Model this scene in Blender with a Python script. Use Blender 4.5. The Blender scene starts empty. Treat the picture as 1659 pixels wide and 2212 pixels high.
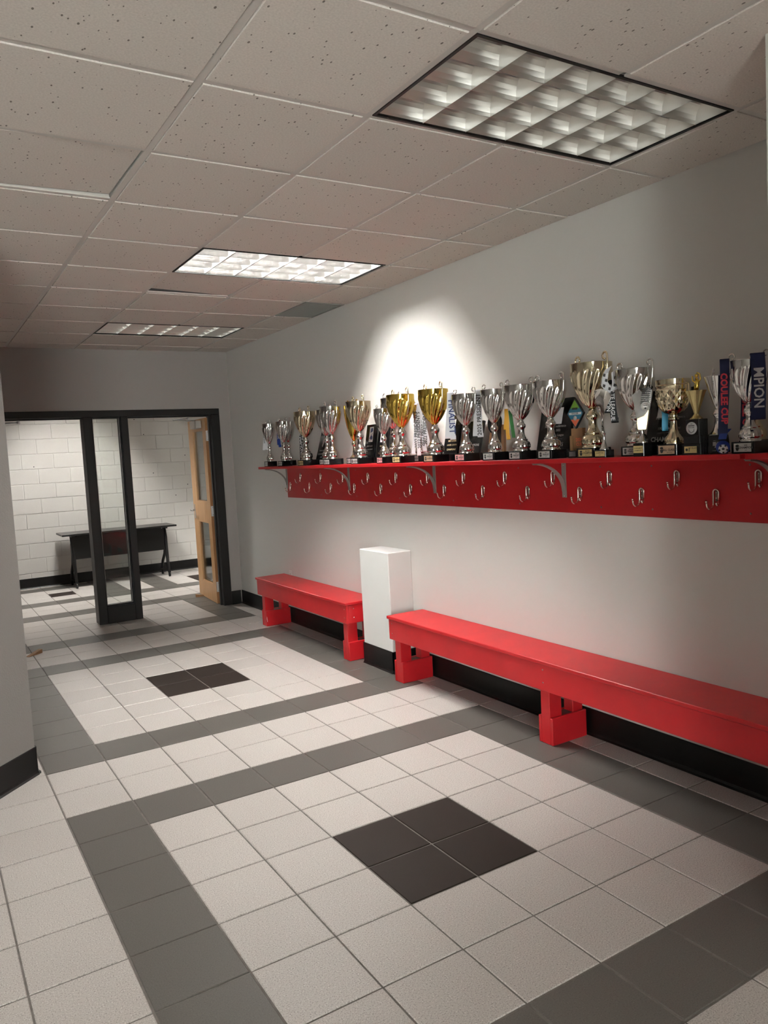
import bpy, bmesh, math, random
from mathutils import Vector, Matrix
random.seed(7)
C = bpy.context.scene
COL = C.collection

# ------------------------------------------------------------------ camera
CAMH = 1.61767
RX = None
def _rot(r):
    v = Vector(r); a = v.length
    return Matrix.Rotation(a, 3, v.normalized())
_R = _rot((0.0619, -0.5489, -0.0736)) @ Matrix(((1, 0, 0), (0, 0, -1), (0, 1, 0)))
cam = bpy.data.cameras.new('camera')
cam.sensor_fit = 'HORIZONTAL'; cam.sensor_width = 36.0
cam.lens = 1666.21 * 36.0 / 1659.0
cam.clip_start = 0.02; cam.clip_end = 100
camo = bpy.data.objects.new('camera', cam); COL.objects.link(camo)
_m = Matrix((_R[0], -_R[1], -_R[2])).transposed().to_4x4()
_m.translation = Vector((0, 0, CAMH))
camo.matrix_world = _m
C.camera = camo

# ------------------------------------------------------------------ light and exposure
WORLD_STRENGTH = 34.0
WORLD_COLOR = (1.0, 0.985, 0.96)
TUBE_NEAR = 325.0       # the lit troffer above the shelf wall
TUBE_FAR_ASSUMED = 300.0  # both assumed, unseen troffers of the room beyond
TUBE_HALL_FILL = 40.0      # added unseen hall troffers, for bounce light onto the near ceiling
TUBE_COLOR = (1.0, 0.975, 0.93)
EXPOSURE = 0.14
world = bpy.data.worlds.new('daylight'); C.world = world  # even sky, shines in through the assumed window behind the camera
world.use_nodes = True
_bg = world.node_tree.nodes['Background']
_bg.inputs[0].default_value = (*WORLD_COLOR, 1); _bg.inputs[1].default_value = WORLD_STRENGTH
C.view_settings.view_transform = 'Standard'
try: C.view_settings.look = 'None'
except Exception: pass
C.view_settings.gamma = 1.0
C.view_settings.use_curve_mapping = False
C.view_settings.exposure = EXPOSURE
try:
    C.cycles.max_bounces = 8; C.cycles.diffuse_bounces = 4; C.cycles.glossy_bounces = 6
    C.cycles.transparent_max_bounces = 12
    C.cycles.sample_clamp_indirect = 6.0
    C.cycles.use_denoising = True; C.cycles.use_adaptive_sampling = True; C.cycles.adaptive_threshold = .02
    C.cycles.caustics_reflective = True
    C.cycles.blur_glossy = 0.6
except Exception: pass

# ------------------------------------------------------------------ measures of the place (metres)
WX = 3.0748            # face of the shelf wall
EY = 8.2068            # face of the end wall
H = 2.7939             # ceiling
TX0, TY0, TS = 1.6970, 2.5479, 0.3048       # floor tile grid
GX0, GY0, GS = 1.4835, 1.7880, 0.6096       # ceiling grid
FARY = 11.5

# ------------------------------------------------------------------ helpers
class MB:
    def __init__(s): s.v = []; s.f = []; s.mi = []; s.sm = []
    def add(s, vs, fs, mi=0, smooth=False, M=None):
        o = len(s.v)
        for v in vs:
            v = Vector(v)
            s.v.append(tuple(M @ v) if M is not None else tuple(v))
        for f in fs:
            s.f.append([o + i for i in f]); s.mi.append(mi); s.sm.append(smooth)
        return s
    def box(s, x0, x1, y0, y1, z0, z1, mi=0, M=None, bev=0.0):
        if bev <= 0:
            vs = [(x, y, z) for z in (z0, z1) for y in (y0, y1) for x in (x0, x1)]
            fs = [(0, 2, 3, 1), (4, 5, 7, 6), (0, 1, 5, 4), (2, 6, 7, 3), (0, 4, 6, 2), (1, 3, 7, 5)]
            return s.add(vs, fs, mi, False, M)
        bm = bmesh.new()
        bmesh.ops.create_cube(bm, size=1.0)
        for v in bm.verts:
            v.co = Vector((x0 + (v.co.x + .5) * (x1 - x0), y0 + (v.co.y + .5) * (y1 - y0), z0 + (v.co.z + .5) * (z1 - z0)))
        bmesh.ops.bevel(bm, geom=bm.edges[:], offset=bev, segments=1, affect='EDGES', clamp_overlap=True)
        bm.verts.index_update()
        s.add([v.co.copy() for v in bm.verts], [[v.index for v in f.verts] for f in bm.faces], mi, False, M)
        bm.free(); return s
    def lathe(s, prof, n=24, mi=0, M=None, mod=None, cap0=True, cap1=True, smooth=True):
        vs = []; fs = []
        for k, (r, z) in enumerate(prof):
            for i in range(n):
                a = 2 * math.pi * i / n
                q = r * (mod(a, k, z) if mod else 1.0)
                vs.append((q * math.cos(a), q * math.sin(a), z))
        for k in range(len(prof) - 1):
            for i in range(n):
                j = (i + 1) % n
                fs.append((k * n + i, k * n + j, (k + 1) * n + j, (k + 1) * n + i))
        if cap0: fs.append(tuple(range(n - 1, -1, -1)))
        if cap1: fs.append(tuple((len(prof) - 1) * n + i for i in range(n)))
        return s.add(vs, fs, mi, smooth, M)
    def tube(s, pts, r, n=8, mi=0, M=None, caps=True, closed=False):
        pts = [Vector(p) for p in pts]; L = len(pts)
        rr = r if isinstance(r, (list, tuple)) else [r] * L
        vs = []; fs = []; up = None
        for k, p in enumerate(pts):
            a = pts[max(k - 1, 0)]; b = pts[min(k + 1, L - 1)]
            t = (b - a).normalized()
            if up is None:
                up = Vector((0, 0, 1)) if abs(t.z) < .9 else Vector((1, 0, 0))
            up = (up - t * up.dot(t)).normalized(); w = t.cross(up)
            for i in range(n):
                a2 = 2 * math.pi * i / n
                vs.append(p + (up * math.cos(a2) + w * math.sin(a2)) * rr[k])
        for k in range(L - 1):
            for i in range(n):
                j = (i + 1) % n
                fs.append((k * n + i, k * n + j, (k + 1) * n + j, (k + 1) * n + i))
        if caps:
            fs.append(tuple(range(n - 1, -1, -1))); fs.append(tuple((L - 1) * n + i for i in range(n)))
        return s.add(vs, fs, mi, True, M)
    def strip(s, pts, wdir, w, t=.0016, mi=0, M=None, nrm=None):
        """a ribbon of width w along wdir that follows pts, thickness t"""
        pts = [Vector(p) for p in pts]; wd = Vector(wdir).normalized(); L = len(pts); vs = []; fs = []
        ws = w if isinstance(w, (list, tuple)) else [w] * L
        for k, p in enumerate(pts):
            a = pts[max(k - 1, 0)]; b = pts[min(k + 1, L - 1)]
            tt = (b - a).normalized(); n = tt.cross(wd).normalized() * t * .5
            h = wd * ws[k] * .5
            vs += [p - h - n, p + h - n, p + h + n, p - h + n]
        for k in range(L - 1):
            for i in range(4):
                j = (i + 1) % 4
                fs.append((k * 4 + i, k * 4 + j, k * 4 + 4 + j, k * 4 + 4 + i))
        fs.append((3, 2, 1, 0)); fs.append(tuple((L - 1) * 4 + i for i in range(4)))
        return s.add(vs, fs, mi, False, M)
    def prism(s, poly, axis, a, b, mi=0, M=None, smooth=False):
        """polygon of 2D points extruded along axis 'x','y','z' from a to b"""
        def P(p, t):
            return {'x': (t, p[0], p[1]), 'y': (p[0], t, p[1]), 'z': (p[0], p[1], t)}[axis]
        n = len(poly)
        vs = [P(p, a) for p in poly] + [P(p, b) for p in poly]
        fs = [tuple(range(n - 1, -1, -1)), tuple(range(n, 2 * n))]
        for i in range(n):
            j = (i + 1) % n; fs.append((i, j, n + j, n + i))
        return s.add(vs, fs, mi, smooth, M)
    def ball(s, c, r, n=10, m=6, mi=0, M=None, sc=(1, 1, 1)):
        vs = [(c[0], c[1], c[2] + r * sc[2])]; fs = []
        for k in range(1, m):
            th = math.pi * k / m
            for i in range(n):
                a = 2 * math.pi * i / n
                vs.append((c[0] + r * sc[0] * math.sin(th) * math.cos(a), c[1] + r * sc[1] * math.sin(th) * math.sin(a), c[2] + r * sc[2] * math.cos(th)))
        vs.append((c[0], c[1], c[2] - r * sc[2])); e = len(vs) - 1
        for i in range(n):
            j = (i + 1) % n
            fs.append((0, 1 + i, 1 + j)); fs.append((e, 1 + (m - 2) * n + j, 1 + (m - 2) * n + i))
            for k in range(m - 2):
                fs.append((1 + k * n + i, 1 + (k + 1) * n + i, 1 + (k + 1) * n + j, 1 + k * n + j))
        return s.add(vs, fs, mi, True, M)
    def mesh(s, name, mats, sharp=None, fix=True):
        me = bpy.data.meshes.new(name)
        me.from_pydata(s.v, [], s.f)
        for m in (mats if isinstance(mats, (list, tuple)) else [mats]): me.materials.append(m)
        me.polygons.foreach_set('material_index', s.mi)
        me.polygons.foreach_set('use_smooth', s.sm)
        if fix:
            bm = bmesh.new(); bm.from_mesh(me)
            bmesh.ops.recalc_face_normals(bm, faces=bm.faces[:]); bm.to_mesh(me); bm.free()
        if sharp: me.set_sharp_from_angle(angle=math.radians(sharp))
        me.update(); return me

def link(name, me, parent=None, loc=None):
    o = bpy.data.objects.new(name, me); COL.objects.link(o)
    if parent is not None: o.parent = parent
    if loc is not None: o.location = loc
    return o
def part(name, mb, mats, parent=None, loc=None, sharp=None, label=None):
    o = link(name, mb.mesh(name, mats, sharp) if isinstance(mb, MB) else mb, parent, loc)
    if label: o['label'] = label
    return o
def tag(o, label, cat, group=None):
    o['label'] = label; o['category'] = cat
    if group: o['group'] = group
    return o
def thing(name, label, cat, loc=(0, 0, 0), group=None, rz=0.0):
    o = bpy.data.objects.new(name, None); o.empty_display_size = .1; COL.objects.link(o)
    o.location = loc; o.rotation_euler = (0, 0, rz)
    return tag(o, label, cat, group)
def struct(name, label=None):
    o = bpy.data.objects.new(name, None); COL.objects.link(o)
    o['kind'] = 'structure'
    if label: o['label'] = label
    return o
def structm(name, mb, mats, label=None, sharp=None):
    o = part(name, mb, mats, None, None, sharp); o['kind'] = 'structure'
    if label: o['label'] = label
    return o
def copy_tree(o, parent=None):
    c = o.copy(); COL.objects.link(c)
    if parent is not None: c.parent = parent
    for ch in list(o.children): copy_tree(ch, c)
    return c

# ------------------------------------------------------------------ materials
def mat(name, col, rough=.5, metal=0.0, spec=.5, coat=0.0):
    m = bpy.data.materials.new(name); m.use_nodes = True
    b = m.node_tree.nodes['Principled BSDF']
    b.inputs['Base Color'].default_value = (*col, 1); b.inputs['Roughness'].default_value = rough
    b.inputs['Metallic'].default_value = metal; b.inputs['Specular IOR Level'].default_value = spec
    if coat: b.inputs['Coat Weight'].default_value = coat; b.inputs['Coat Roughness'].default_value = .1
    return m
def N(m, t, **kw):
    n = m.node_tree.nodes.new(t)
    for k, v in kw.items(): setattr(n, k, v)
    return n
def L(m, a, b): m.node_tree.links.new(a, b)
def bump(m, scale, strength, dist=.001, coord='Object', detail=3.0):
    b = m.node_tree.nodes['Principled BSDF']
    tc = N(m, 'ShaderNodeTexCoord'); nz = N(m, 'ShaderNodeTexNoise'); bp = N(m, 'ShaderNodeBump')
    nz.inputs['Scale'].default_value = scale; nz.inputs['Detail'].default_value = detail
    bp.inputs['Strength'].default_value = strength; bp.inputs['Distance'].default_value = dist
    L(m, tc.outputs[coord], nz.inputs['Vector']); L(m, nz.outputs['Fac'], bp.inputs['Height']); L(m, bp.outputs['Normal'], b.inputs['Normal'])
    return m
def mottled(m, c0, c1, scale, coord='Object', detail=4.0, lo=.35, hi=.65):
    b = m.node_tree.nodes['Principled BSDF']
    tc = N(m, 'ShaderNodeTexCoord'); nz = N(m, 'ShaderNodeTexNoise'); cr = N(m, 'ShaderNodeValToRGB')
    nz.inputs['Scale'].default_value = scale; nz.inputs['Detail'].default_value = detail
    cr.color_ramp.elements[0].position = lo; cr.color_ramp.elements[0].color = (*c0, 1)
    cr.color_ramp.elements[1].position = hi; cr.color_ramp.elements[1].color = (*c1, 1)
    L(m, tc.outputs[coord], nz.inputs['Vector']); L(m, nz.outputs['Fac'], cr.inputs['Fac']); L(m, cr.outputs['Color'], b.inputs['Base Color'])
    return m

def tile_mat(name, base, dark, light, rough, fleck, spec=.32):
    """porcelain floor tile: fine dark and light flecks, a slight tone shift from tile to tile"""
    m = mat(name, base, rough, 0, spec)
    b = m.node_tree.nodes['Principled BSDF']
    tc = N(m, 'ShaderNodeTexCoord'); oi = N(m, 'ShaderNodeObjectInfo')
    va = N(m, 'ShaderNodeVectorMath', operation='ADD')
    sc = N(m, 'ShaderNodeVectorMath', operation='SCALE'); sc.inputs['Scale'].default_value = 7.0
    cx = N(m, 'ShaderNodeCombineXYZ')
    L(m, oi.outputs['Random'], cx.inputs[0]); L(m, oi.outputs['Random'], cx.inputs[1])
    L(m, cx.outputs[0], sc.inputs[0]); L(m, tc.outputs['Object'], va.inputs[0]); L(m, sc.outputs[0], va.inputs[1])
    n1 = N(m, 'ShaderNodeTexNoise'); n1.inputs['Scale'].default_value = 230; n1.inputs['Detail'].default_value = 2
    n2 = N(m, 'ShaderNodeTexVoronoi'); n2.inputs['Scale'].default_value = 95
    L(m, va.outputs[0], n1.inputs['Vector']); L(m, va.outputs[0], n2.inputs['Vector'])
    r1 = N(m, 'ShaderNodeValToRGB')
    e = r1.color_ramp.elements
    e[0].position = .30; e[0].color = (*dark, 1); e[1].position = .46; e[1].color = (*base, 1)
    x = e.new(.60); x.color = (*base, 1); x = e.new(.74); x.color = (*light, 1)
    L(m, n1.outputs['Fac'], r1.inputs['Fac'])
    r2 = N(m, 'ShaderNodeValToRGB'); r2.color_ramp.elements[0].position = .06; r2.color_ramp.elements[0].color = (fleck, fleck, fleck, 1)
    r2.color_ramp.elements[1].position = .13; r2.color_ramp.elements[1].color = (0, 0, 0, 1)
    L(m, n2.outputs['Distance'], r2.inputs['Fac'])
    mx = N(m, 'ShaderNodeMixRGB', blend_type='MIX'); mx.inputs['Color2'].default_value = (*light, 1)
    L(m, r1.outputs['Color'], mx.inputs['Color1']); L(m, r2.outputs['Color'], mx.inputs['Fac'])
    hs = N(m, 'ShaderNodeHueSaturation')
    mr = N(m, 'ShaderNodeMapRange'); mr.inputs['To Min'].default_value = .96; mr.inputs['To Max'].default_value = 1.04
    L(m, oi.outputs['Random'], mr.inputs['Value']); L(m, mr.outputs[0], hs.inputs['Value'])
    L(m, mx.outputs['Color'], hs.inputs['Color']); L(m, hs.outputs['Color'], b.inputs['Base Color'])
    bp = N(m, 'ShaderNodeBump'); bp.inputs['Strength'].default_value = .06; bp.inputs['Distance'].default_value = .0006
    n3 = N(m, 'ShaderNodeTexNoise'); n3.inputs['Scale'].default_value = 26
    L(m, va.outputs[0], n3.inputs['Vector']); L(m, n3.outputs['Fac'], bp.inputs['Height']); L(m, bp.outputs['Normal'], b.inputs['Normal'])
    return m

def ceiling_mat():
    m = mat('mineral_fibre_tile', (.66, .605, .555), .9, 0, .1)
    b = m.node_tree.nodes['Principled BSDF']
    base, hole = (.74, .685, .635), (.22, .195, .17)
    tc = N(m, 'ShaderNodeTexCoord'); oi = N(m, 'ShaderNodeObjectInfo')
    cx = N(m, 'ShaderNodeCombineXYZ'); sc = N(m, 'ShaderNodeVectorMath', operation='SCALE'); sc.inputs['Scale'].default_value = 9.0
    va = N(m, 'ShaderNodeVectorMath', operation='ADD')
    L(m, oi.outputs['Random'], cx.inputs[0]); L(m, oi.outputs['Random'], cx.inputs[1]); L(m, cx.outputs[0], sc.inputs[0])
    L(m, tc.outputs['Object'], va.inputs[0]); L(m, sc.outputs[0], va.inputs[1])
    mp = N(m, 'ShaderNodeMapping'); mp.inputs['Scale'].default_value = (1.0, .55, 1.0); mp.inputs['Rotation'].default_value = (0, 0, .5)
    L(m, va.outputs[0], mp.inputs['Vector'])
    vo = N(m, 'ShaderNodeTexVoronoi'); vo.inputs['Scale'].default_value = 62
    wn = N(m, 'ShaderNodeTexNoise'); wn.inputs['Scale'].default_value = 22
    L(m, mp.outputs[0], vo.inputs['Vector']); L(m, va.outputs[0], wn.inputs['Vector'])
    # only some cells carry a fissure
    sep = N(m, 'ShaderNodeSeparateColor'); L(m, vo.outputs['Color'], sep.inputs[0])
    gt = N(m, 'ShaderNodeMath', operation='GREATER_THAN'); gt.inputs[1].default_value = .38; L(m, sep.outputs[0], gt.inputs[0])
    lt = N(m, 'ShaderNodeMath', operation='LESS_THAN'); L(m, vo.outputs['Distance'], lt.inputs[0])
    rr = N(m, 'ShaderNodeMath', operation='MULTIPLY'); rr.inputs[1].default_value = .22; L(m, sep.outputs[1], rr.inputs[0]); L(m, rr.outputs[0], lt.inputs[1])
    an = N(m, 'ShaderNodeMath', operation='MULTIPLY'); L(m, gt.outputs[0], an.inputs[0]); L(m, lt.outputs[0], an.inputs[1])
    n2 = N(m, 'ShaderNodeTexNoise'); n2.inputs['Scale'].default_value = 150; n2.inputs['Detail'].default_value = 3
    L(m, va.outputs[0], n2.inputs['Vector'])
    r2 = N(m, 'ShaderNodeValToRGB'); r2.color_ramp.elements[0].position = .25; r2.color_ramp.elements[0].color = (.67, .62, .57, 1)
    r2.color_ramp.elements[1].position = .75; r2.color_ramp.elements[1].color = (.82, .765, .71, 1)
    L(m, n2.outputs['Fac'], r2.inputs['Fac'])
    mx = N(m, 'ShaderNodeMixRGB'); mx.inputs['Color2'].default_value = (*hole, 1)
    L(m, an.outputs[0], mx.inputs['Fac']); L(m, r2.outputs['Color'], mx.inputs['Color1'])
    hs = N(m, 'ShaderNodeHueSaturation'); mr = N(m, 'ShaderNodeMapRange'); mr.inputs['To Min'].default_value = .95; mr.inputs['To Max'].default_value = 1.05
    L(m, oi.outputs['Random'], mr.inputs['Value']); L(m, mr.outputs[0], hs.inputs['Value'])
    L(m, mx.outputs['Color'], hs.inputs['Color']); L(m, hs.outputs['Color'], b.inputs['Base Color'])
    return m

def wood_mat(name, c0, c1, rough=.38, scale=(14, 14, 1.2)):
    m = mat(name, c0, rough); b = m.node_tree.nodes['Principled BSDF']
    tc = N(m, 'ShaderNodeTexCoord'); mp = N(m, 'ShaderNodeMapping'); mp.inputs['Scale'].default_value = scale
    nz = N(m, 'ShaderNodeTexNoise'); nz.inputs['Scale'].default_value = 3.0; nz.inputs['Detail'].default_value = 6
    cr = N(m, 'ShaderNodeValToRGB'); cr.color_ramp.elements[0].position = .3; cr.color_ramp.elements[0].color = (*c0, 1)
    cr.color_ramp.elements[1].position = .7; cr.color_ramp.elements[1].color = (*c1, 1)
    L(m, tc.outputs['Object'], mp.inputs[0]); L(m, mp.outputs[0], nz.inputs['Vector']); L(m, nz.outputs['Fac'], cr.inputs['Fac']); L(m, cr.outputs['Color'], b.inputs['Base Color'])
    return m

def glass_mat(name):
    """thin pane: clear, with the surface reflection"""
    m = bpy.data.materials.new(name); m.use_nodes = True; nt = m.node_tree
    nt.nodes.remove(nt.nodes['Principled BSDF'])
    out = nt.nodes['Material Output']
    tr = N(m, 'ShaderNodeBsdfTransparent'); gl = N(m, 'ShaderNodeBsdfGlossy'); mx = N(m, 'ShaderNodeMixShader'); fr = N(m, 'ShaderNodeFresnel')
    tr.inputs[0].default_value = (.94, .96, .95, 1); gl.inputs['Roughness'].default_value = .02; fr.inputs['IOR'].default_value = 1.52
    mu = N(m, 'ShaderNodeMath', operation='MULTIPLY'); mu.inputs[1].default_value = .75; mu.use_clamp = True
    L(m, fr.outputs[0], mu.inputs[0]); L(m, mu.outputs[0], mx.inputs[0]); L(m, tr.outputs[0], mx.inputs[1]); L(m, gl.outputs[0], mx.inputs[2]); L(m, mx.outputs[0], out.inputs[0])
    return m

def emit_mat(name, col, s):
    m = bpy.data.materials.new(name); m.use_nodes = True; nt = m.node_tree
    nt.nodes.remove(nt.nodes['Principled BSDF']); e = N(m, 'ShaderNodeEmission')
    e.inputs[0].default_value = (*col, 1); e.inputs[1].default_value = s
    L(m, e.outputs[0], nt.nodes['Material Output'].inputs[0]); return m

M = {}
M['white_tile'] = tile_mat('pale_porcelain', (.53, .495, .468), (.27, .242, .225), (.78, .75, .72), .36, .85)
M['grey_tile'] = tile_mat('grey_porcelain', (.116, .108, .098), (.088, .081, .074), (.150, .140, .129), .38, .12, .2)
M['dark_tile'] = tile_mat('dark_porcelain', (.024, .018, .0155), (.020, .0155, .0135), (.030, .024, .021), .55, .03, .06)
M['grout'] = bump(mottled(mat('grout', (.16, .145, .132), .9, 0, .2), (.145, .132, .121), (.20, .183, .17), 30), 120, .3)
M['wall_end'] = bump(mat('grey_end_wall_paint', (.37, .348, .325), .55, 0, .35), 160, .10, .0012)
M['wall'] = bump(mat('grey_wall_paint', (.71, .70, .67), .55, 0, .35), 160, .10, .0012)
M['hall'] = mat('darkened_hall_walls', (.16, .145, .13), .6)  # unseen hall walls coloured dark, standing in for dimness the cups reflect
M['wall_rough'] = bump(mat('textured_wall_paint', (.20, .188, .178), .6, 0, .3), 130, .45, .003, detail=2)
M['block'] = bump(mat('painted_block', (.62, .60, .57), .5, 0, .35), 150, .35, .002)
M['mortar'] = mat('painted_mortar', (.60, .58, .55), .6)
M['ceil'] = ceiling_mat()
M['deck'] = mat('plenum_deck', (.10, .09, .085), .9)
M['tee'] = mat('white_tee', (.66, .63, .59), .45)
M['vinyl'] = bump(mottled(mat('black_vinyl', (.004, .004, .0042), .42, 0, .25), (.0032, .0032, .0034), (.006, .0057, .006), 6), 40, .12)
M['black_steel'] = mat('black_painted_steel', (.0065, .0065, .0068), .42, 0, .35)
M['black_frame'] = mat('black_trim', (.004, .004, .004), .45, 0, .2)
M['red'] = bump(mottled(mat('red_gloss_paint', (.54, .014, .020), .34, 0, .4), (.51, .012, .018), (.57, .017, .023), 5), 60, .06)
M['red_shelf'] = bump(mottled(mat('red_shelf_paint', (.36, .006, .010), .40, 0, .35), (.335, .0055, .009), (.385, .007, .0115), 5), 60, .05)
M['bare'] = mat('worn_board_top', (.16, .12, .11), .6)
M['bracket'] = mat('grey_painted_steel', (.22, .21, .195), .45, .1)
M['nickel'] = mat('brushed_nickel', (.80, .74, .68), .22, 1.0)
M['dark_screw'] = mat('dark_screw', (.16, .13, .12), .35, .8)
M['red_plate'] = mat('aged_nickel', (.22, .14, .12), .4, .8)
M['silver'] = mat('silver_plate', (.86, .85, .83), .07, 1.0)
M['champagne'] = mat('champagne_plate', (.86, .77, .56), .08, 1.0)
M['gold'] = mat('gold_plate', (.83, .60, .13), .08, 1.0)
M['matt_gold'] = mat('satin_gold', (.72, .60, .30), .26, 1.0)
M['base'] = mat('black_marble_base', (.005, .005, .0055), .18, 0, .35)
M['acrylic'] = mat('black_acrylic', (.005, .005, .0055), .14, 0, .3)
M['ribbed'] = mat('charcoal_plastic', (.035, .035, .038), .45)
M['plate_s'] = mat('silver_plate_label', (.58, .57, .55), .38, .35)
M['plate_g'] = mat('gold_plate_label', (.66, .53, .24), .38, .35)
M['plate_c'] = mat('copper_plate_label', (.52, .36, .24), .38, .35)
M['plate_p'] = mat('pink_plate_label', (.66, .32, .32), .38, .3)
M['ink'] = mat('black_ink', (.015, .015, .016), .6)
M['white'] = mat('white_print', (.74, .74, .75), .5)
M['greyprint'] = mat('engraved_grey', (.30, .29, .28), .5)
M['goldprint'] = mat('engraved_gold', (.40, .32, .17), .5)
M['rib_white'] = mat('white_ribbon', (.74, .76, .80), .55)
M['rib_black'] = mat('black_ribbon', (.006, .006, .009), .55, 0, .3)
M['rib_navy'] = mat('navy_ribbon', (.006, .011, .055), .5, 0, .3)
M['rib_blue'] = mat('royal_blue_ribbon', (.012, .035, .20), .5, 0, .3)
M['rib_sky'] = mat('sky_blue_ribbon', (.06, .42, .70), .5)
M['rib_yellow'] = mat('yellow_ribbon', (.80, .42, .02), .5)
M['rib_green'] = mat('green_ribbon', (.03, .22, .05), .5)
M['rib_red'] = mat('red_print', (.60, .03, .06), .5)
M['navy_ink'] = mat('navy_ink', (.03, .05, .16), .55)
M['oak'] = wood_mat('oak_veneer', (.50, .28, .125), (.62, .37, .18))
M['oak_edge'] = wood_mat('oak_edge', (.33, .15, .055), (.42, .20, .08))
M['walnut'] = wood_mat('walnut', (.20, .105, .05), (.34, .19, .09), .4, (9, 9, 2))
M['steel'] = mat('satin_steel', (.62, .63, .64), .3, 1.0)
M['zinc'] = mat('zinc_plate', (.74, .75, .75), .35, .15)
M['alu_paint'] = mat('aluminium_paint', (.52, .49, .46), .4, .3)
M['glass'] = glass_mat('clear_glass')
M['laminate'] = mat('grey_laminate', (.06, .057, .055), .32)
M['black_plastic'] = mat('black_plastic', (.0045, .0045, .0045), .5, 0, .25)
M['wedge'] = wood_mat('wedge_wood', (.30, .17, .09), (.42, .25, .13), .6)
M['white_plastic'] = mat('white_plastic', (.78, .77, .75), .35)
M['pillar'] = bump(mat('white_enamel', (.84, .85, .83), .4, 0, .4), 90, .10)
M['louver'] = mat('semi_specular_aluminium', (.86, .85, .82), .30, 1.0)
M['louver_lit'] = mat('white_louver', (.62, .61, .60), .5, .9)
M['specular_louver'] = mat('specular_aluminium', (.90, .89, .87), .20, 1.0)
M['housing'] = mat('white_enamel_reflector', (.80, .79, .77), .4)
M['tube_on'] = emit_mat('lit_tube', TUBE_COLOR, TUBE_NEAR)
M['tube_hall_fill'] = emit_mat('hall_fill_tube', TUBE_COLOR, TUBE_HALL_FILL)
M['tube_far_assumed'] = emit_mat('assumed_far_tube', TUBE_COLOR, TUBE_FAR_ASSUMED)
M['tube_off'] = mat('unlit_tube', (.85, .85, .84), .3)
M['green'] = mat('green_print', (.16, .34, .04), .5)
M['teal'] = mat('teal_print', (.03, .16, .26), .5)
M['orange'] = mat('orange_print', (.72, .16, .08), .5)
M['vent'] = mat('vent_grey', (.30, .305, .28), .6)

# ------------------------------------------------------------------ writing: flat letters as meshes
def text_mesh(lines):
    """lines: (string, size, x, y[, bold]) in the local plane; returns verts, faces"""
    V = []; F = []
    for ln in lines:
        s, size, x, y = ln[:4]
        cu = bpy.data.curves.new('tmp', 'FONT'); cu.body = s; cu.size = size; cu.align_x = 'CENTER'; cu.align_y = 'CENTER'
        cu.resolution_u = 2; cu.offset = size * (ln[4] if len(ln) > 4 else .012)
        if len(ln) > 5: cu.space_character = ln[5]
        ob = bpy.data.objects.new('tmp', cu); COL.objects.link(ob)
        dg = bpy.context.evaluated_depsgraph_get()
        me = ob.evaluated_get(dg).to_mesh()
        o = len(V)
        V += [Vector((v.co.x + x, v.co.y + y, 0)) for v in me.vertices]
        F += [[o + i for i in p.vertices] for p in me.polygons]
        ob.evaluated_get(dg).to_mesh_clear()
        bpy.data.objects.remove(ob); bpy.data.curves.remove(cu)
    return V, F
def basis(o, ex, ey):
    ex = Vector(ex).normalized(); ey = Vector(ey).normalized(); n = ex.cross(ey)
    m = Matrix((ex, ey, n)).transposed().to_4x4(); m.translation = Vector(o); return m
def lettering(name, lines, o, ex, ey, material, parent, extra=None):
    V, F = text_mesh(lines) if lines else ([], [])
    mb = MB(); B = basis(o, ex, ey)
    if V: mb.add(V, F, 0, False, B)
    if extra:
        for poly in extra: mb.add([(p[0], p[1], 0) for p in poly], [list(range(len(poly)))], 0, False, B)
    return link(name, mb.mesh(name, material, fix=False), parent)
def ngon(cx, cy, r, n=12, sx=1.0, sy=1.0, a0=0.0):
    return [(cx + r * sx * math.cos(a0 + 2 * math.pi * i / n), cy + r * sy * math.sin(a0 + 2 * math.pi * i / n)) for i in range(n)]

# ================================================================== FLOOR
def tile_color(i, j):
    if j < 16:
        jj = (j + 4) % 10 - 4
        if jj in (4, 5): return 'white_tile'
        if -4 <= i <= 3:
            if i in (-4, 3) or jj in (-4, 3): return 'grey_tile'
            if i in (-1, 0) and jj in (-1, 0): return 'dark_tile'
        return 'white_tile'
    if j in (16, 21): return 'grey_tile' if i <= 3 else 'white_tile'
    if j < 21: return 'grey_tile' if i in (-4, 3) else 'white_tile'
    if j in (22, 23): return 'white_tile'
    if j == 24: return 'grey_tile' if i < 5 else 'white_tile'
    if j >= 25:
        if i in (5, 6) and j in (25, 26): return 'dark_tile'
        if i == -1 and j == 26: return 'dark_tile'
        if i in (1, 3, -5): return 'grey_tile'
        if j == 28 and i < 1: return 'grey_tile'
    return 'white_tile'
floor = struct('floor', 'speckled pale tile floor with grey bands and dark squares')
part('grout_bed', MB().box(-3.4, 6.3, -3.7, 11.7, -.12, -.0035), M['grout'], floor)
def tile_mb(mb, x0, x1, y0, y1, mi=0):
    g, c, d = .0032, .0026, .006
    x0 += g; x1 -= g; y0 += g; y1 -= g
    vs = [(x0, y0, -d), (x1, y0, -d), (x1, y1, -d), (x0, y1, -d),
          (x0, y0, -c), (x1, y0, -c), (x1, y1, -c), (x0, y1, -c),
          (x0 + c, y0 + c, 0), (x1 - c, y0 + c, 0), (x1 - c, y1 - c, 0), (x0 + c, y1 - c, 0)]
    fs = [(3, 2, 1, 0), (8, 9, 10, 11)]
    for a in (0, 4):
        for i in range(4):
            j = (i + 1) % 4; fs.append((a + i, a + j, a + 4 + j, a + 4 + i))
    mb.add(vs, fs, mi)
def project(p):
    q = _R @ (Vector(p) - Vector((0, 0, CAMH)))
    if q.z < .1: return None
    return (829.5 + 1666.21 * q.x / q.z, 1106 + 1666.21 * q.y / q.z, q.z)
cells = []
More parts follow.
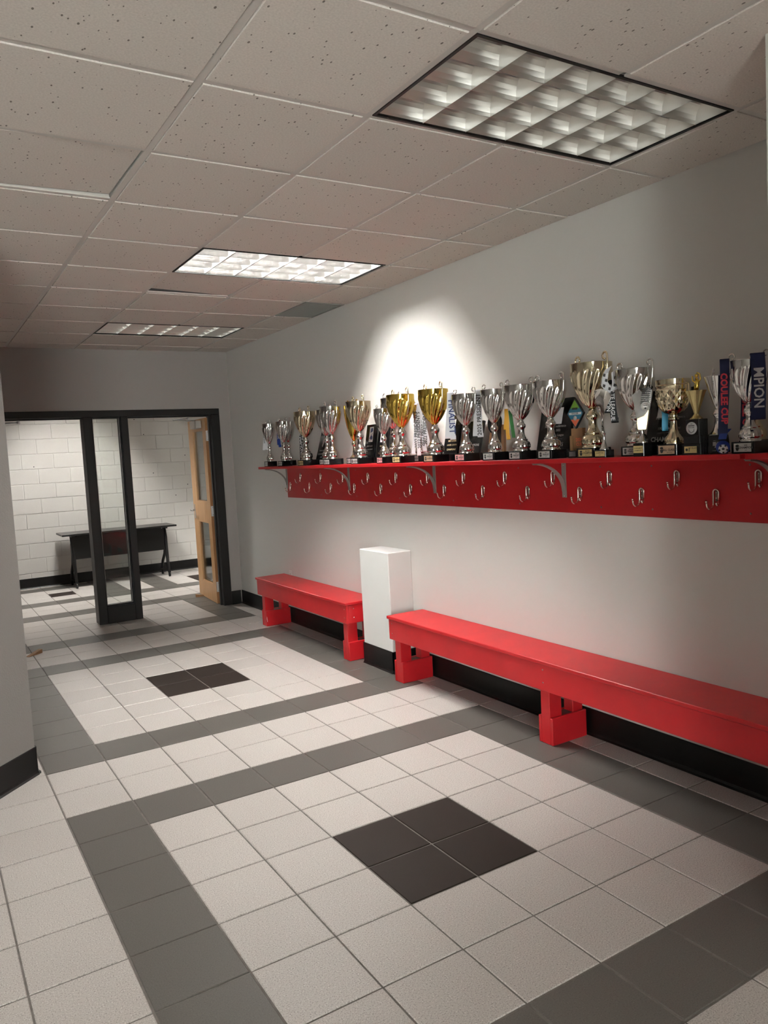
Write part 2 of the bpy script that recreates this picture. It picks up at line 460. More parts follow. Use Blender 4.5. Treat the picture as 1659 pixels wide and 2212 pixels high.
for i in range(-16, 12):
    for j in range(-20, 30):
        x0 = TX0 + i * TS; y0 = TY0 + j * TS
        x1 = x0 + TS; y1 = y0 + TS
        if y0 < EY + .06:
            x1 = min(x1, WX - .004)
        x1 = min(x1, 5.4); y1 = min(y1, FARY)
        if x1 - x0 < .03 or y1 - y0 < .03: continue
        cx, cy = (x0 + x1) / 2, (y0 + y1) / 2
        if cx < -3.3 or cy < -3.6: continue
        if cy < EY and cx < .44 and cy - cx > 4.25: continue     # behind the diagonal wall
        if cy < EY and cy > 4.5 and cx < .30: continue
        pr_ = project((cx, cy, 0)); vis = False
        if pr_:
            vis = -60 < pr_[0] < 1720 and 0 < pr_[1] < 2330
            if cy < EY and cy > 4.42 and cx < .40: vis = False
        cells.append((0 if vis else 1, (cx * cx + cy * cy), x0, x1, y0, y1, tile_color(i, j)))
cells.sort(key=lambda c: (c[0], c[1]))
proto = {}
rest = MB(); order = ['white_tile', 'grey_tile', 'dark_tile']
for k, (nv, d, x0, x1, y0, y1, cname) in enumerate(cells):
    if k < 298 and nv == 0:
        key = (round(x1 - x0, 3), round(y1 - y0, 3), cname)
        if key not in proto:
            mb = MB(); w, h = (x1 - x0) / 2, (y1 - y0) / 2
            tile_mb(mb, -w, w, -h, h); proto[key] = mb.mesh('floor_tile', M[cname])
        o = link('floor_tile', proto[key], floor, ((x0 + x1) / 2, (y0 + y1) / 2, random.uniform(-.0003, 0)))
    else:
        tile_mb(rest, x0, x1, y0, y1, order.index(cname))
ro = part('distant_tiles', rest, [M[n] for n in order], floor); ro['kind'] = 'stuff'

# ================================================================== WALLS
def wall(name, mb, material=None, label=None): return structm(name, mb, material or M['wall'], label)
wall('wall_right', MB().box(WX, WX + .14, 1.27, EY + .145, -.01, H + .1), label='grey painted wall behind the shelf and benches')
wall('wall_entry', MB().box(2.285, WX + .14, 1.27, 1.42, -.01, H + .1).box(2.285, 2.43, -3.75, 1.27, -.01, H + .1))
FX0, FX1, FZ = .535, 2.946, 2.182           # outside of the black door frame
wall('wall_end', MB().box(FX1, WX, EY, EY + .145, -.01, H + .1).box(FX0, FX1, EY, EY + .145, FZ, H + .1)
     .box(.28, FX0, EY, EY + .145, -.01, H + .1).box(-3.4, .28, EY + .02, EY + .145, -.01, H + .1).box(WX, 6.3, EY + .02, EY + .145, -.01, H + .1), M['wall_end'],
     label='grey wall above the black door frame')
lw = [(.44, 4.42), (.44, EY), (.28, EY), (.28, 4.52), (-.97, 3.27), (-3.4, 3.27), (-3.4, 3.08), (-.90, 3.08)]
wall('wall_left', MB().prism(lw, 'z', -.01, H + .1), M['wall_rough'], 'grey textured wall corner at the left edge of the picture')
wall('wall_west', MB().box(-3.42, -3.28, -3.75, 3.2, -.01, H + .1), M['hall'])
WN = (-3.0, -.95, .12, 2.35)               # assumed daylight window, unseen behind the camera, placed from the direction of the shadows
wall('wall_back', MB().box(-3.42, WN[0], -3.75, -3.6, -.01, H + .1).box(WN[1], 2.43, -3.75, -3.6, -.01, H + .1)
     .box(WN[0], WN[1], -3.75, -3.6, -.01, WN[2]).box(WN[0], WN[1], -3.75, -3.6, WN[3], H + .1), M['hall'])
w2 = struct('assumed_window_2', 'assumed tall glazed window, unseen behind the camera, added for daylight')  # assumed source of the low light from behind left; never in view
fm = MB()
for x in (WN[0], (WN[0] + WN[1]) / 2 - .03, WN[1] - .06): fm.box(x, x + .06, -3.72, -3.64, WN[2], WN[3])
fm.box(WN[0], WN[1], -3.72, -3.64, WN[2], WN[2] + .06).box(WN[0], WN[1], -3.72, -3.64, WN[3] - .06, WN[3])
part('assumed_window_frame', fm, M['black_steel'], w2)
for a, b in ((WN[0] + .06, (WN[0] + WN[1]) / 2 - .03), ((WN[0] + WN[1]) / 2 + .03, WN[1] - .06)):
    part('pane', MB().box(a, b, -3.684, -3.678, WN[2] + .06, WN[3] - .06), M['glass'], w2)
po = bpy.data.lights.new('assumed_window_portal', 'AREA'); po.shape = 'RECTANGLE'; po.size = WN[1] - WN[0]; po.size_y = WN[3] - WN[2]  # portal for the sky light entering the assumed window
po.cycles.is_portal = True
pob = bpy.data.objects.new('assumed_window_portal', po); COL.objects.link(pob)
pob.location = ((WN[0] + WN[1]) / 2, -3.76, (WN[2] + WN[3]) / 2); pob.rotation_euler = (math.radians(90), 0, math.radians(180))
# far room shell: block wall, side walls
wf = struct('wall_far', 'white painted concrete block wall beyond the door frame')
part('mortar_bed', MB().box(-3.4, 6.3, FARY + .0022, FARY + .2, -.01, H + .1), M['mortar'], wf)
BW, BH = .4064, .2032
bproto = {}
for r in range(0, 13):
    x = (1.297 if r % 2 == 0 else 1.500) - BW * 9
    while x < 5.6:
        x0, x1 = max(x, .45), min(x + BW, 5.6)
        if x1 - x0 > .05:
            key = round(x1 - x0, 3)
            if key not in bproto:
                w = key / 2; g, c = .0032, .0034
                mb = MB()
                z0, z1 = g, BH - g
                vs = [(-w + g, .006, z0), (w - g, .006, z0), (w - g, .006, z1), (-w + g, .006, z1),
                      (-w + g, c, z0), (w - g, c, z0), (w - g, c, z1), (-w + g, c, z1),
                      (-w + g + c, 0, z0 + c), (w - g - c, 0, z0 + c), (w - g - c, 0, z1 - c), (-w + g + c, 0, z1 - c)]
                fs = [(0, 1, 2, 3), (11, 10, 9, 8)]
                for a in (0, 4):
                    for i in range(4):
                        j = (i + 1) % 4; fs.append((a + i, a + j, a + 4 + j, a + 4 + i))
                mb.add(vs, fs); bproto[key] = mb.mesh('block', M['block'])
            link('block', bproto[key], wf, ((x0 + x1) / 2, FARY - .003 + random.uniform(-.0012, .0012), r * BH))
        x += BW
for px, pz in ((2.96, 2.05), (2.84, 2.27), (3.55, 1.72), (3.06, 1.48), (3.56, 1.28), (3.37, 1.13), (1.45, 1.66)):
    part('wall_plug', MB().lathe([(.007, 0), (.007, .004), (.003, .005)], 10, M=Matrix.Translation((px, FARY - .003, pz)) @ Matrix.Rotation(math.pi / 2, 4, 'X')), M['ink'], wf)
wall('wall_far_side', MB().box(6.2, 6.34, EY + .145, FARY + .2, -.01, H + .1).box(-3.5, -3.38, EY + .02, FARY + .2, -.01, H + .1), M['block'])

# baseboards: black vinyl cove base
def cove(mb, p, q, side, h=.15):
    """base along p->q on the floor, standing off to the given side"""
    p = Vector((*p, 0)); q = Vector((*q, 0)); d = (q - p).normalized(); n = Vector((-d.y, d.x, 0)) * side
    prof = [(0, 0), (.016, 0), (.016, .003), (.010, .010), (.006, .022), (.006, h - .004), (.004, h), (0, h)]
    k = len(prof); vs = [p + n * a + Vector((0, 0, b)) for a, b in prof] + [q + n * a + Vector((0, 0, b)) for a, b in prof]
    fs = [tuple(range(k - 1, -1, -1)), tuple(range(k, 2 * k))]
    for i in range(k):
        j = (i + 1) % k; fs.append((i, j, k + j, k + i))
    mb.add(vs, fs); return mb
structm('baseboard_right', cove(cove(MB(), (WX, 1.43), (WX, 4.70), 1), (WX, 5.113), (WX, EY), 1), M['vinyl'], 'black vinyl base along the shelf wall')
structm('baseboard_end', cove(MB(), (FX1 + .002, EY), (WX - .017, EY), -1), M['vinyl'])
dg_ = Vector((.44 + .90, 4.42 - 3.08)).normalized()
lb = cove(MB(), (-.90, 3.08), (.44, 4.42), -1)
lb.prism([(.44, 4.42), (.448, 4.412), (.462, 4.426), (.464, 4.445), (.456, 4.47), (.44, 4.47)], 'z', 0, .004)
lb.prism([(.44, 4.42), (.445, 4.415), (.4485, 4.424), (.446, 4.44), (.44, 4.45)], 'z', 0, .15)
cove(lb, (.44, 4.43), (.44, EY), -1)
structm('baseboard_left', lb, M['vinyl'], 'black vinyl base at the foot of the left wall corner')
structm('baseboard_far', cove(MB(), (-3.3, FARY - .004), (6.2, FARY - .004), -1, .14), M['vinyl'], 'black vinyl base below the block wall')

# ================================================================== CEILING
ceil = struct('ceiling', 'suspended ceiling of speckled mineral fibre tiles in a white grid')
part('deck', MB().box(-3.4, 6.3, -3.7, 11.7, H + .24, H + .30), M['deck'], ceil)
part('outer_ceiling', MB().box(-3.4, 5.4, -3.7, GY0 - 3 * GS, H, H + .03).box(-3.4, GX0 - 6 * GS, GY0 - 3 * GS, 3.2, H, H + .03)
     .box(-3.4, 6.3, EY + .1, 9.55, H, H + .03).box(-3.4, 1.50, 9.55, 10.80, H, H + .03).box(2.13, 4.94, 9.55, 10.80, H, H + .03).box(5.56, 6.3, 9.55, 10.80, H, H + .03).box(-3.4, 6.3, 10.80, 11.6, H, H + .03), M['ceil'], ceil)
lights_at = {(-6, -1), (-5, -1), (-4, -3), (-3, -3), (0, 0), (1, 0), (0, 4), (1, 4), (0, 8), (1, 8)}
cproto = {}
def ceil_tile(i, j):
    x0 = GX0 + i * GS; x1 = min(x0 + GS, WX - .004 + .013); y0 = GY0 + j * GS; y1 = min(y0 + GS, EY + .008)
    if x1 - x0 < .04 or y1 - y0 < .04: return
    w, h = (x1 - x0) / 2 - .0145, (y1 - y0) / 2 - .0145
    key = (round(w, 3), round(h, 3))
    if key not in cproto:
        mb = MB(); c = .002
        vs = [(-w, -h, .018), (w, -h, .018), (w, h, .018), (-w, h, .018), (-w, -h, c), (w, -h, c), (w, h, c), (-w, h, c),
              (-w + c, -h + c, 0), (w - c, -h + c, 0), (w - c, h - c, 0), (-w + c, h - c, 0)]
        fs = [(0, 1, 2, 3), (11, 10, 9, 8)]
        for a in (0, 4):
            for i2 in range(4):
                j2 = (i2 + 1) % 4; fs.append((a + i2, a + j2, a + 4 + j2, a + 4 + i2))
        mb.add(vs, fs); cproto[key] = mb.mesh('ceiling_tile', M['ceil'])
    o = link('ceiling_tile', cproto[key], ceil, ((x0 + x1) / 2, (y0 + y1) / 2, H + random.uniform(0, .0012)))
    if (i, j) == (-2, 2):   # pushed up at its far right corner
        o.location.z += .012; o.rotation_euler = (math.radians(.9), math.radians(-1.2), 0)
    if (i, j) == (0, 5):
        o.location.z += .016; o.rotation_euler = (math.radians(.9), math.radians(1.9), 0)
for i in range(-6, 3):
    for j in range(-3, 11):
        if (i, j) in lights_at or (i, j) == (2, 6): continue
        if GY0 + j * GS > 4.2 and i < -2: continue
        if GY0 + j * GS > 3.2 and i < -4: continue
        if GX0 + i * GS > 2.2 and j < -1: continue
        ceil_tile(i, j)
ycut = EY
def main_tee(x, ya, yb):
    part('main_tee', MB().box(x - .0125, x + .0125, ya, yb, H + .005, H + .012).box(x - .001, x + .001, ya, yb, H + .012, H + .045), M['tee'], ceil)
for i in range(-5, 3):
    x = GX0 + i * GS; y1 = ycut if i >= -1 else 4.2
    cuts = sorted(j for j in range(-3, 11) if (i - 1, j) in lights_at and (i, j) in lights_at)
    y = GY0 - 3 * GS
    for j in cuts:
        ya, yb = GY0 + j * GS - .012, GY0 + (j + 1) * GS + .012
        if ya - y > .05: main_tee(x, y, ya)
        y = yb
    main_tee(x, y, y1)
ctee = MB().box(-GS / 2 + .0127, GS / 2 - .0127, -.0125, .0125, .005, .012).box(-GS / 2 + .0127, GS / 2 - .0127, -.001, .001, .012, .045).mesh('cross_tee', M['tee'])
ctee3 = MB().box(-GS / 2 + .0127, GS / 2 - .0127, -.0125, .0125, .005, .012).mesh('cross_tee', M['tee'])
ctee2 = MB().box(-.168, .168, -.0125, .0125, .005, .012).mesh('cross_tee', M['tee'])
for j in range(-3, 11):
    y = GY0 + j * GS
    for i in range(-5, 3):
        if y > 4.2 and i < -2: continue
        if y > 3.2 and i < -4: continue
        if i == 2: link('cross_tee', ctee2, ceil, (GX0 + 2 * GS + .186, y, H))
        else: link('cross_tee', ctee3 if (i, j) == (0, 6) else ctee, ceil, (GX0 + (i + .5) * GS, y, H))
part('wall_angle', MB().box(WX - .020, WX, 1.42, EY, H + .010, H + .014).box(-1.0, WX - .02, EY - .020, EY, H + .010, H + .014), M['tee'], ceil)

# return-air vent in the narrow row by the wall
vt = thing('air_vent', 'grey perforated return air vent in the ceiling beside the wall', 'vent', (GX0 + 2 * GS + .187, GY0 + 6.5 * GS, H))
part('vent_frame', MB().box(-.172, .172, -.29, -.272, 0, .018).box(-.172, .172, .272, .29, 0, .018).box(-.172, -.156, -.272, .272, 0, .018).box(.156, .172, -.272, .272, 0, .018), M['vent'], vt)
slat = MB().box(-.156, .156, -.004, .004, .002, .016).mesh('slat', M['vent'])
for k in range(24): link('slat', slat, vt, (0, -.262 + k * .0228, 0))
part('back_plate', MB().box(-.156, .156, -.272, .272, .018, .022), M['vent'], vt)

# ------------------------------------------------------------------ parabolic troffers
LX, LY = 1.19, .582
def long_blade_mesh(half=0, mt='louver'):
    prof = [(.0030 if mt == 'louver_lit' else .0012, 0), (.0053, .022), (.010, .046), (.0151, .062)] if mt == 'louver_lit' else [(.0012, 0), (.0035, .014), (.008, .030), (.0145, .044), (.0235, .056), (.030, .062)]
    poly = [(-a if half <= 0 else 0, z) for a, z in prof] + [(a if half >= 0 else 0, z) for a, z in reversed(prof)]
    return MB().prism(poly, 'x', -LX / 2 + .004, LX / 2 - .004, smooth=False).mesh('louver_blade', M['specular_louver' if mt == 'louver_lit' else mt])
def cross_blade_mesh(ln, mt='louver'):
    prof = [(.0036 if mt == 'louver_lit' else .0008, .0004), (.0036 if mt == 'louver_lit' else .0008, .002), (.0038 if mt == 'louver_lit' else .0028, .022), (.006, .045), (.010, .064), (.013, .076)]
    poly = [(-a, z) for a, z in prof] + [(a, z) for a, z in reversed(prof)]
    return MB().prism(poly, 'y', -ln / 2, ln / 2).mesh('cross_blade', M[mt])
BL = {m_: (long_blade_mesh(0, m_), long_blade_mesh(1, m_), long_blade_mesh(-1, m_), cross_blade_mesh(LY - .01, m_)) for m_ in ('louver', 'louver_lit')}
TUBE = MB().lathe([(.0125, -.575), (.0125, .575)], 10, M=Matrix.Rotation(math.pi / 2, 4, 'Y'))
def troffer(label, cx, cy, rz, tmat, lv='louver'):
    LB, LBL, LBR, CB = BL[lv]
    t = thing('ceiling_light', label, 'light', (cx, cy, H), 'parabolic louver lights set in the ceiling grid', rz)
    part('housing', MB().box(-LX / 2, LX / 2, -LY / 2, LY / 2, .120, .126).box(-LX / 2, LX / 2, -LY / 2, -LY / 2 + .003, .01, .120)
         .box(-LX / 2, LX / 2, LY / 2 - .003, LY / 2, .01, .120).box(-LX / 2, -LX / 2 + .003, -LY / 2, LY / 2, .01, .120).box(LX / 2 - .003, LX / 2, -LY / 2, LY / 2, .01, .120), M['housing'], t)
    a, b, w = LX / 2 + .004, LY / 2 + .004, .011
    part('frame', MB().box(-a, a, -b, -b + w, .001, .010).box(-a, a, b - w, b, .001, .010).box(-a, -a + w, -b + w, b - w, .001, .010).box(a - w, a, -b + w, b - w, .001, .010), M['black_frame'], t)
    pitch = (LY - .02) / 4
    for k in range(1, 4): link('louver_blade', LB, t, (0, -LY / 2 + .01 + k * pitch, .006))
    link('louver_blade', LBL, t, (0, -LY / 2 + .005, .006)); link('louver_blade', LBR, t, (0, LY / 2 - .005, .006))
    cp = (LX - .02) / 6
    for k in range(0, 7): link('cross_blade', CB, t, (-LX / 2 + .01 + k * cp, 0, .0062))
    tm = TUBE.mesh('tube', tmat)
    for k in range(4): link('tube', tm, t, (0, -LY / 2 + .01 + (k + .5) * pitch, .092))
    return t
lc = GX0 + GS
troffer('near unlit ceiling light showing silver louver cells inside a black rim', lc, GY0 + .5 * GS, 0, M['tube_off'])
troffer('lit white ceiling light, second one down the hall', lc, GY0 + 4.5 * GS, 0, M['tube_on'], 'louver_lit')
troffer('dim ceiling light nearest the black door frame', lc, GY0 + 8.5 * GS, 0, M['tube_off'])
troffer('added fill light in the ceiling farther left in the entry hall, out of the picture', GX0 - 5 * GS, GY0 - .5 * GS, 0, M['tube_hall_fill'])  # this and the next troffer are added to brighten the hall's bounce
troffer('added fill light in the entry hall ceiling behind the camera', GX0 - 3 * GS, GY0 - 2.5 * GS, 0, M['tube_hall_fill'])
troffer('assumed ceiling light of the room beyond, unseen above its door header', 1.815, 10.18, math.pi / 2, M['tube_far_assumed'])  # out of view; assumed from the fan of light on the block wall

troffer('second assumed ceiling light of the room beyond, unseen behind the open oak door', 5.25, 10.18, math.pi / 2, M['tube_far_assumed'])  # out of view; added to light the wall seen through the door glass

# ================================================================== DOOR FRAME, SIDELIGHT, DOORS
Y0, Y1 = EY - .012, EY + .157
tr = struct('trim_1', 'black painted steel door frame with two posts')
OPR, OPL, HZ = 2.852, .630, 2.116
part('header', MB().box(FX0, FX1, Y0, Y1, HZ, FZ, bev=.003).box(OPL, OPR, EY + .05, EY + .085, HZ - .016, HZ), M['black_steel'], tr)
part('jamb', MB().box(OPR, FX1, Y0, Y1, 0, HZ, bev=.003).box(OPR - .016, OPR, EY + .05, EY + .085, 0, HZ - .016), M['black_steel'], tr)
part('jamb', MB().box(FX0, OPL, Y0, Y1, 0, HZ, bev=.003).box(OPL, OPL + .016, EY + .05, EY + .085, 0, HZ - .016), M['black_steel'], tr)
MA0, MA1, MB0, MB1 = 1.522, 1.608, 1.890, 1.962
part('post', MB().box(MA0, MA1, Y0, Y1, 0, HZ, bev=.003), M['black_steel'], tr)
part('post', MB().box(MB0, MB1, Y0, Y1, 0, HZ, bev=.003), M['black_steel'], tr)
w1 = struct('window_1', 'narrow glass sidelight between the two black posts')
part('bottom_panel', MB().box(MA1, MB0, Y0 + .001, Y1 - .001, 0, .172, bev=.002), M['black_steel'], w1)
sm = MB()
for (x0, x1, z0, z1) in ((MA1, MA1 + .012, .172, HZ), (MB0 - .012, MB0, .172, HZ), (MA1 + .012, MB0 - .012, .172, .186), (MA1 + .012, MB0 - .012, HZ - .012, HZ)):
    sm.box(x0, x1, EY + .03, EY + .055, z0, z1); sm.box(x0, x1, EY + .065, EY + .09, z0, z1)
part('glazing_stop', sm, M['black_steel'], w1)
part('gasket', MB().box(MA1 + .012, MA1 + .015, EY + .028, EY + .032, .186, HZ - .012).box(MB0 - .015, MB0 - .012, EY + .028, EY + .032, .186, HZ - .012).box(MA1 + .012, MB0 - .012, EY + .028, EY + .032, .186, .189), M['alu_paint'], w1)
part('pane', MB().box(MA1 + .004, MB0 - .004, EY + .057, EY + .063, .176, HZ - .004), M['glass'], w1)

def oak_door(name, label, hx, hy, ang, mirror, closer_y):
    """leaf hinged at (hx,hy); local u runs from the hinge to the free edge, n is its thickness"""
    d = struct(name, label)
    s = -1 if mirror else 1
    u = Vector((s * math.sin(ang), math.cos(ang), 0)); n = Vector((-s * math.cos(ang), math.sin(ang), 0))   # n: towards the opening
    B = Matrix((u, n, Vector((0, 0, 1)))).transposed().to_4x4(); B.translation = Vector((hx, hy, .008))
    W_, T_, Ht = .815, .045, 2.085
    a, b = .135, .60
    lz = (.195, .912, 1.142, 1.962)
    m = MB()
    m.box(0.001, a, 0, T_, 0, Ht, M=B, bev=.0015).box(b, W_, 0, T_, 0, Ht, M=B, bev=.0015)
    part('stile', m, M['oak'], d)
    part('hinge_edge', MB().box(-.0015, .0005, .001, T_ - .001, .001, Ht - .001, M=B), M['oak_edge'], d)
    for z0, z1 in ((0, lz[0]), (lz[1], lz[2]), (lz[3], Ht)):
        part('rail', MB().box(a, b, .0005, T_ - .0005, z0, z1, M=B), M['oak'], d)
    for z0, z1 in ((lz[0], lz[1]), (lz[2], lz[3])):
        bd = MB()
        for (p, q, r, t) in ((a, a + .012, z0, z1), (b - .012, b, z0, z1), (a + .012, b - .012, z0, z0 + .012), (a + .012, b - .012, z1 - .012, z1)):
            bd.box(p, q, .004, .018, r, t, M=B).box(p, q, T_ - .018, T_ - .004, r, t, M=B)
        f = part('glazing_bead', bd, M['oak'], d)
        part('pane', MB().box(a + .002, b - .002, .0195, .0255, z0 + .002, z1 - .002, M=B), M['glass'], d)
    for z in (.19, 1.045, 1.885):
        hm = MB().box(-.004, -.0015, .001, T_ - .004, z - .057, z + .057, M=B)
        hm.tube([B @ Vector((-.005, -.003, z - .057)), B @ Vector((-.005, -.003, z + .057))], .006, 8)
        h_ = part('hinge', hm, M['zinc'], d)
        sc = MB()
        for dz, dn in ((-.042, .022), (-.014, .012), (.014, .012), (.042, .022)):
            sc.box(-.0048, -.004, dn - .003, dn + .003, z + dz - .003, z + dz + .003, M=B)
        part('hinge_screw', sc, M['dark_screw'], h_)
    cl = part('closer', MB().box(.16, .44, T_, T_ + .064, 1.978, 2.066, M=B, bev=.004), M['alu_paint'], d)
    e1 = B @ Vector((.36, T_ + .03, 2.066)); el = Vector((hx + (-s) * .30, hy + .30, 2.09)) if not mirror else Vector((.80, hy + .20, 2.09))
    ft = Vector((hx - .24, EY + .10, HZ - .03)) if not mirror else Vector((.945, EY + .10, HZ - .03))
    am = MB().tube([e1, e1 + Vector((0, 0, .012))], .014, 10).tube([e1 + Vector((0, 0, .008)), el], .006, 8).tube([el, ft], .006, 8)
    am.ball(el, .012).tube([ft - Vector((0, 0, .012)), ft + Vector((0, 0, .012))], .014, 10)
    part('closer_arm', am, M['steel'], cl)
    lv = MB()
    for sd in (0, 1):
        y = T_ + .002 if sd else -.002; o_ = .05 if sd else -.05
        lv.box(W_ - .085, W_ - .055, min(y, y + (.004 if sd else -.004)), max(y, y + (.004 if sd else -.004)), .93, 1.10, M=B)
        lv.tube([B @ Vector((W_ - .07, y, 1.03)), B @ Vector((W_ - .07, y + o_, 1.03)), B @ Vector((W_ - .18, y + o_, 1.03))], .009, 8)
    part('lever_handle', lv, M['steel'], d)
    return d
oak_door('door_1', 'open oak door with two glass lites and steel hinges', 2.868, 8.338, math.radians(4.6), False, 0)
oak_door('door_2', 'open oak door mostly hidden behind the left wall corner', .600, 8.338, math.radians(4.6), True, 0)

# wooden wedges on the floor
def wedge(label, x, y, rz, l=.13):
    o = part('door_wedge', MB().add([(0, -.02, 0), (l, -.02, 0), (l, .02, 0), (0, .02, 0), (l, -.02, .034), (l, .02, .034), (0, -.02, .003), (0, .02, .003)],
             [(3, 2, 1, 0), (6, 4, 5, 7), (0, 1, 4, 6), (2, 3, 7, 5), (1, 2, 5, 4), (0, 6, 7, 3)]), M['wedge'])
    o.location = (x, y, 0); o.rotation_euler = (0, 0, rz); return tag(o, label, 'wedge')
wedge('brown wooden wedge lying on the floor beside the left wall', .735, 7.285, math.radians(38), .15)
wedge('brown wooden wedge pushed under the open oak door', 2.955, 8.985, math.radians(176), .17)

# ================================================================== PILLAR, OUTLET
pl = struct('pillar', 'low white boxed pillar between the two red benches')
PX, PA, PB, PH = 2.875, 4.700, 5.112, .885
part('casing', MB().box(PX, WX, PA, PB, 0, PH, bev=.004), M['pillar'], pl)
pc = MB(); cove(pc, (PX, PA - .006), (PX, PB + .006), 1, .16); cove(pc, (WX, PA), (PX - .006, PA), 1, .16); cove(pc, (PX - .006, PB), (WX, PB), 1, .16)
part('vinyl_base', pc, M['vinyl'], pl)
ot = thing('wall_outlet', 'small white electrical outlet just above the far red bench', 'outlet', (WX, 6.845, .452))
part('cover_plate', MB().box(-.006, 0, -.036, .036, -.058, .058, bev=.002), M['white_plastic'], ot)
for dz in (-.024, .024):
    r_ = part('receptacle', MB().box(-.008, -.006, -.016, .016, dz - .014, dz + .014, bev=.0008), M['white_plastic'], ot)
    part('slot', MB().box(-.0084, -.008, -.008, -.006, dz - .005, dz + .007).box(-.0084, -.008, .006, .008, dz - .005, dz + .007), M['ink'], r_)

# ================================================================== BENCHES
def bench(label, ya, yb, legs, screws):
    b = thing('bench', label, 'bench', (2.92, (ya + yb) / 2, 0), 'red wooden benches along the wall')
    oy = (ya + yb) / 2; ox = 2.92
    def bx(m, x0, x1, y0, y1, z0, z1, bev=.003): return m.box(x0 - ox, x1 - ox, y0 - oy, y1 - oy, z0, z1, bev=bev)
    part('seat', bx(MB(), 2.762, WX - .004, ya, yb, .4455, .4665), M['red'], b)
    part('apron', bx(MB(), 2.774, 2.794, ya + .008, yb - .008, .300, .444), M['red'], b)
    part('end_apron', bx(MB(), 2.7945, WX - .012, ya + .008, ya + .027, .300, .444), M['red'], b)
    part('end_apron', bx(MB(), 2.7945, WX - .012, yb - .027, yb - .008, .300, .444), M['red'], b)
    for y in legs:
        m = MB(); bx(m, 2.796, 2.884, y - .034, y + .034, 0, .443)
        p_ = part('leg', m, M['red'], b)
        bx2 = MB(); bx(bx2, 2.965, 3.040, y - .034, y + .034, 0, .443)
        part('rear_post', bx2, M['red'], p_)
        part('foot_rail', bx(MB(), 2.794, 3.048, y - .053, y - .0345, .001, .150), M['red'], p_)
        part('foot_rail', bx(MB(), 2.794, 3.048, y + .0345, y + .053, .001, .150), M['red'], p_)
        part('foot_board', bx(MB(), 2.8845, 2.9645, y - .034, y + .034, .10, .147, .001), M['bare'], p_)
    for y, z in screws:
        part('screw', MB().lathe([(.0045, 0), (.0045, .0012)], 8, M=Matrix.Translation((2.774 - ox, y - oy, z)) @ Matrix.Rotation(-math.pi / 2, 4, 'Y')), M['nickel'], b)
    return b
b1 = bench('short red bench by the black door frame, far side of the white pillar', 5.185, 7.000, (6.905, 5.262), [(5.225, .415), (5.225, .345), (6.94, .345)])
b2 = bench('long red bench running to the right from the white pillar', 1.440, 4.578, (4.500, 3.035, 1.560), [(4.53, .415), (4.53, .345), (3.02, .415), (3.02, .345), (1.58, .41)])
for dx, z in ((.03, .415), (.032, .345)):
    part('screw', MB().lathe([(.0045, 0), (.0045, .0012)], 8, M=Matrix.Translation((2.81 + dx - 2.92, 5.193 - (5.185 + 7.0) / 2, z)) @ Matrix.Rotation(math.pi / 2, 4, 'X')), M['nickel'], b1)
part('paint_chip', MB().prism([(6.83, .05), (6.836, .048), (6.846, .078), (6.838, .10), (6.834, .078)], 'x', -.0012, 0), M['white'], b1, (2.794 - 2.92 - .0, -(5.185 + 7.0) / 2 - .0, 0))

# ================================================================== SHELF AND COAT RACK
SZ = 1.533
rack = thing('coat_rack', 'long red wall shelf with a row of metal coat hooks beneath', 'coat rack', (WX, 4.1, SZ))
def rp(name, mb, m, parent=None, sharp=None): return part(name, mb, m, parent or rack, None, sharp)
def rb(x0, x1, y0, y1, z0, z1, bev=.002): return MB().box(x0 - WX, x1 - WX, y0 - 4.1, y1 - 4.1, z0 - SZ, z1 - SZ, bev=bev)
rp('shelf_board', rb(2.774, WX - .001, 1.852, 6.765, SZ - .022, SZ), M['red_shelf'])
rp('shelf_board', rb(2.800, WX - .001, 1.435, 1.850, SZ - .024, SZ - .001), M['red_shelf'])
rp('back_panel', rb(WX - .020, WX - .0005, 1.435, 6.760, 1.228, SZ - .0225), M['red_shelf'])
def bracket(y):
    o = bpy.data.objects.new('bracket', None)
    m = MB(); w = .030; zt = SZ - .0225; xw = WX - .020
    def loc(x, z): return Vector((x - WX, y - 4.1, z - SZ))
    m.strip([loc(xw - .0022, zt - .002), loc(xw - .0022, 1.312)], (0, 1, 0), w, .004)
    m.strip([loc(xw - .002, zt - .0022), loc(2.835, zt - .0022)], (0, 1, 0), w, .004)
    pts = []
    for k in range(13):
        a = math.pi / 2 * k / 12
        pts.append(loc(2.838 + .212 * math.sin(a) ** 1.0, 1.345 + (zt - .006 - 1.345) * math.cos(a)))
    m.strip(pts, (0, 1, 0), w * .85, .007)
    b = rp('bracket', m, M['bracket'])
    s = MB()
    for z in (zt - .02, 1.322): s.lathe([(.0045, 0), (.0035, .002)], 8, M=Matrix.Translation(loc(xw - .0045, z)) @ Matrix.Rotation(-math.pi / 2, 4, 'Y'))
    part('bracket_screw', s, M['nickel'], b)
for y in (6.752, 5.535, 4.325, 3.095, 1.862): bracket(y)
